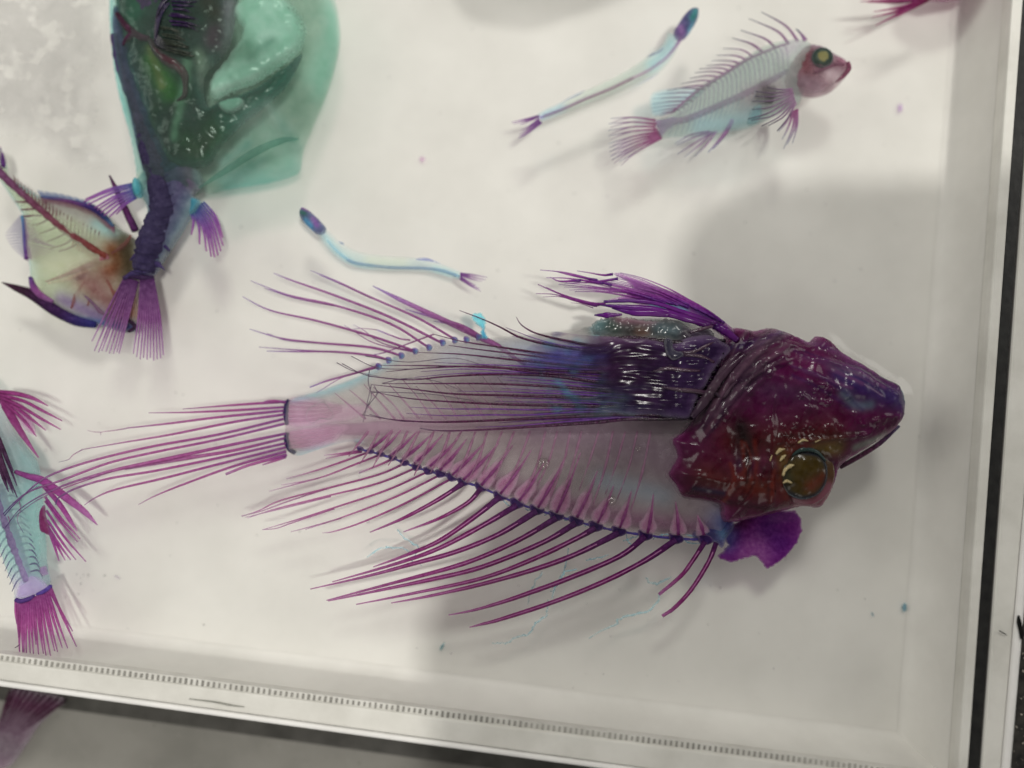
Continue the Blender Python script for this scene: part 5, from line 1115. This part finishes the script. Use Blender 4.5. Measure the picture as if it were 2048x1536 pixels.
# blue dye threads drifting by the lower fin
def wisp(label, lines, z):
    t = thing('dye_thread', label, 'thread', *lines[0][0], z, 'blue dye threads')
    for ln in lines:
        q = catmull(ln, 5); q = q+rs.normal(0, 1.0, q.shape)
        tube('strand', [tuple(v) for v in q], (1.0, 1.6, 1.2, .6), C(172, 202, 208, .28), t, M_SUB, z=z, k=2, sides=5, wob=.5)
wisp('pale blue dye thread hanging below the two short front spines', [R3(940, 985, 910, 1050, 850, 1095, 750, 1115, 690, 1140, 680, 1170, 620, 1190, 520, 1245), R3(1000, 890, 930, 925, 880, 920, 850, 890)], 6)
wisp('pale blue dye thread trailing below the longest lower fin spines', [R4(1890, 1020, 1880, 1110, 1820, 1160, 1780, 1220, 1700, 1245, 1640, 1275, 1560, 1280), R4(1980, 860, 1930, 950, 1910, 1020), R4(1860, 860, 1800, 950, 1770, 1050)], 6)
wisp('blue dye tangle caught between the upper lower-fin spines', [R4(1010, 610, 1050, 660, 1130, 720, 1090, 790, 1150, 820), R4(940, 715, 1020, 720, 1080, 740), R4(830, 780, 880, 735, 960, 715)], 9)
wisp('blue dye tangle across the front lower-fin spines', [R3(400, 720, 380, 850, 340, 930, 300, 980), R3(500, 790, 560, 780, 640, 760), R3(380, 860, 450, 840)], 12)
wisp('blue dye fringe along the edge of the belly', [R3(20, 440, 60, 470, 90, 440), R3(150, 490, 190, 500, 240, 490), R3(260, 530, 300, 500, 330, 520), R3(380, 560, 420, 540, 450, 570), R3(490, 590, 540, 580, 620, 560),
      R3(720, 680, 790, 650, 830, 640), R3(730, 620, 760, 700, 820, 690), R3(900, 670, 960, 640, 1010, 650), R3(1060, 660, 1120, 690, 1190, 690), R3(1080, 640, 1150, 650, 1190, 640)], 13)
# dark hair on the frame and specks of dirt on the floor
hr = tube('hair', S7(295, 1130, 305, 1136, 317, 1143), (1.0, 1.2, .7), C(20, 16, 14, .95), None, M_BONE, z=20.6); hr['label'] = 'short dark hair stuck on the outer frame'; hr['category'] = 'hair'
hr = tube('shred', S7(352, 1085, 350, 1105, 356, 1130, 362, 1155, 360, 1120, 352, 1085), (2.0, 2.4, 3, 2), C(30, 30, 28, .95), None, M_BONE, z=20.8); hr['label'] = 'black curled shred at the outer edge of the frame'; hr['category'] = 'shred'
hr = tube('fibre', S4(775, 405, 880, 418, 940, 430, 1000, 438), (.6, 1.2, 1.3, .5), C(120, 118, 108, .8), None, M_BONE, z=20.3); hr['label'] = 'long grey scratch-like fibre on the lower tray wall'; hr['category'] = 'fibre'
V, Fc = [], []
dirt_col = []
def chip(x, y, s, z, c, st=1.0):
    k = len(V); a = rs.uniform(0, 6.28)
    for j in range(4):
        th = a+j*1.57+rs.uniform(-.4, .4); r = s*rs.uniform(.4, 1.2)*(st if j % 2 else 1)
        V.append(at(x+math.cos(th)*r, y+math.sin(th)*r, z))
    V.append(at(x, y, z+.15))
    for j in range(4): Fc.append((k+j, k+(j+1) % 4, k+4))
    dirt_col.extend([c]*5)
for _ in range(320):
    x, y = rs.uniform(0, 1900), rs.uniform(0, 1400)
    if y > 1290+.125*x: continue
    chip(x, y, rs.uniform(.8, 2.6), .25, C(*(150, 146, 136), .6) if rs.rand() < .75 else C(120, 104, 112, .6), rs.uniform(.25, 1.2))
for cx, cy_, sd, n in ((1975, 190, 26, 40), (1935, 1000, 14, 14), (168, 1150, 18, 20), (40, 1350, 60, 10)):
    for _ in range(n):
        chip(cx+rs.normal()*sd, cy_+rs.normal()*sd, rs.uniform(.8, 2.2), .25, C(150, 148, 138, .6), rs.uniform(.3, 1.5))
dirt = link('debris', V, Fc, M_SUB, None, dirt_col); dirt['kind'] = 'stuff'; dirt['label'] = 'scattered tiny grey specks on the white tray floor'; dirt['category'] = 'debris'
V, Fc, dirt_col = [], [], []
for _ in range(90):
    x = rs.uniform(-20, 1000); y0 = 1372+.137*x
    chip(x, y0+rs.uniform(4, 150)*rs.rand(), rs.uniform(.7, 2.2), -10.35, C(170, 166, 152, .8) if rs.rand() < .6 else C(60, 58, 50, .9), rs.uniform(.3, 1.4))
for _ in range(90):
    chip(rs.uniform(2024, 2060), rs.uniform(1150, 1540), rs.uniform(.8, 3), 6.3, C(150, 140, 124, .9), rs.uniform(.3, 1.4))
grit = link('grit', V, Fc, M_SUB, None, dirt_col); grit['kind'] = 'stuff'; grit['label'] = 'pale grit scattered over the grey bench'; grit['category'] = 'grit'

# ------------------------------------------------------------------ clear fluid with a meniscus round the large fish
LEVEL = 17.8
gx, gy = np.meshgrid(np.arange(-340, 2440, 9.0), np.arange(-340, 1900, 9.0))
G = np.c_[gx.ravel(), gy.ravel()]
corner = [tuple(v) for v in ()]
wet_out = resample(smooth_closed(head_out), 14)
fin_out = resample(smooth_closed(web_out), 14)
men = np.zeros(len(G))
near = (G[:, 0] > 900) & (G[:, 0] < 1900) & (G[:, 1] > 520) & (G[:, 1] < 1100)
ix = np.where(near)[0]
d1 = seg_dist(G[ix], wet_out, np.roll(wet_out, -1, 0)); d1[inside(G[ix], wet_out)] = 0
d2 = seg_dist(G[ix], fin_out, np.roll(fin_out, -1, 0)); d2[inside(G[ix], fin_out)] = 0
men[ix] = 1.3*np.exp(-d1/24.0)*np.clip((G[ix, 0]-1450)/120, 0, 1)+.15*np.exp(-d2/30.0)
men[ix] *= np.clip(np.minimum(np.minimum(G[ix, 0]-900, 1900-G[ix, 0]), np.minimum(G[ix, 1]-520, 1100-G[ix, 1]))/40, 0, 1)
V = []
for (x, y), m in zip(G, men):
    p = at(x, y, LEVEL); V.append((p.x, p.y, (LEVEL+m)*1e-3))
nx_ = gx.shape[1]; ny_ = gx.shape[0]
# keep only what lies inside the walls
ib = lambda p: (p[0]-wb[0].x)*nrm.x+(p[1]-wb[0].y)*nrm.y
rd = (wr[3]-wr[0]).normalized(); rn = Vector((rd.y, -rd.x, 0))
ir = lambda p: (p[0]-wr[0].x)*rn.x+(p[1]-wr[0].y)*rn.y
sgn = 1 if ib(V[len(V)//2]) > 0 else -1
sg2 = 1 if ir(V[len(V)//2]) > 0 else -1
dry = np.zeros(len(G), bool); dry[ix] = inside(G[ix], wet_out) & (seg_dist(G[ix], wet_out, np.roll(wet_out, -1, 0)) > 10)
keep = [sgn*ib(v) > -.0012 and sg2*ir(v) > -.0012 and not dr for v, dr in zip(V, dry)]
V2 = []
for v in V:      # pull the rim onto the walls
    v = Vector(v); a = sgn*ib(v)
    if a < 0: v = v-nrm*sgn*a
    b = sg2*ir(v)
    if b < 0: v = v-rn*sg2*b
    V2.append(v)
Fc = []
for j in range(ny_-1):
    for i in range(nx_-1):
        q = (j*nx_+i, (j+1)*nx_+i, (j+1)*nx_+i+1, j*nx_+i+1)
        if all(keep[k] for k in q): Fc.append(q)
used = sorted({k for f in Fc for k in f}); re_ = {k: i for i, k in enumerate(used)}
fl = link('fluid', [V2[k] for k in used], [[re_[k] for k in f] for f in Fc], M_FLUID); fl['kind'] = 'structure'

# ------------------------------------------------------------------ grey sheet imitating a reflection on the fluid, and a fish just beyond the frame
def reflection_film_col(P, d):
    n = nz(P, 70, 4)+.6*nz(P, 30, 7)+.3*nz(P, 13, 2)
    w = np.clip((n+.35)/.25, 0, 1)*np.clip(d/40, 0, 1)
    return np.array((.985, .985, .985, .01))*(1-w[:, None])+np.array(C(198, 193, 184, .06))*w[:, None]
reflection_film = blob('reflection_film', R6(-200, -200, 560, -200, 590, 60, 560, 330, 500, 420, 560, 620, 500, 760, 620, 900, 420, 960, 100, 760, -200, 800), 17.15, .06,
            reflection_film_col,
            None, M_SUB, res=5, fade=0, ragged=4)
reflection_film['label'] = 'grey patchy sheet at the upper left, imitating a reflection on the fluid'; reflection_film['category'] = 'reflection_film'
hid = thing('hidden_fish', 'fish lying just beyond the upper picture edge, only its shadow showing', 'fish', 1060, -120, 0)
blob('body', F(930, -90, 1000, -70, 1080, -66, 1160, -90, 1300, -150, 1250, -260, 1000, -260, 900, -180), 12, 5, C(150, 148, 140, .6), hid, M_SUB, res=8, fade=8)

# ------------------------------------------------------------------ unseen slab added to shade the tray corner, above and outside the view
LAMP = Vector((0.62, -0.28, 2.4)); TZ = .30
blocker = thing('shade_blocker', 'unseen dark slab added above the tray, outlined to cast the soft corner shade', 'shade_blocker', 1600, 1000, TZ*1e3)
def shade(px, py):
    p = at(px, py, 0); q = p+(LAMP-p)*(TZ/LAMP.z); return q
outl = smooth_closed(F(1372, 640, 1368, 560, 1385, 480, 1435, 420, 1530, 386, 1700, 372, 2100, 385, 2330, 500, 2300, 1700, 2200, 1830, 1200, 1830, 960, 1760, 865, 1500, 868, 1280, 930, 1120, 1080, 960, 1280, 800), 5)
ring = [shade(*p) for p in outl]
prism('blocker_slab', ring, TZ, TZ+.009, M_BLOCKER, blocker)
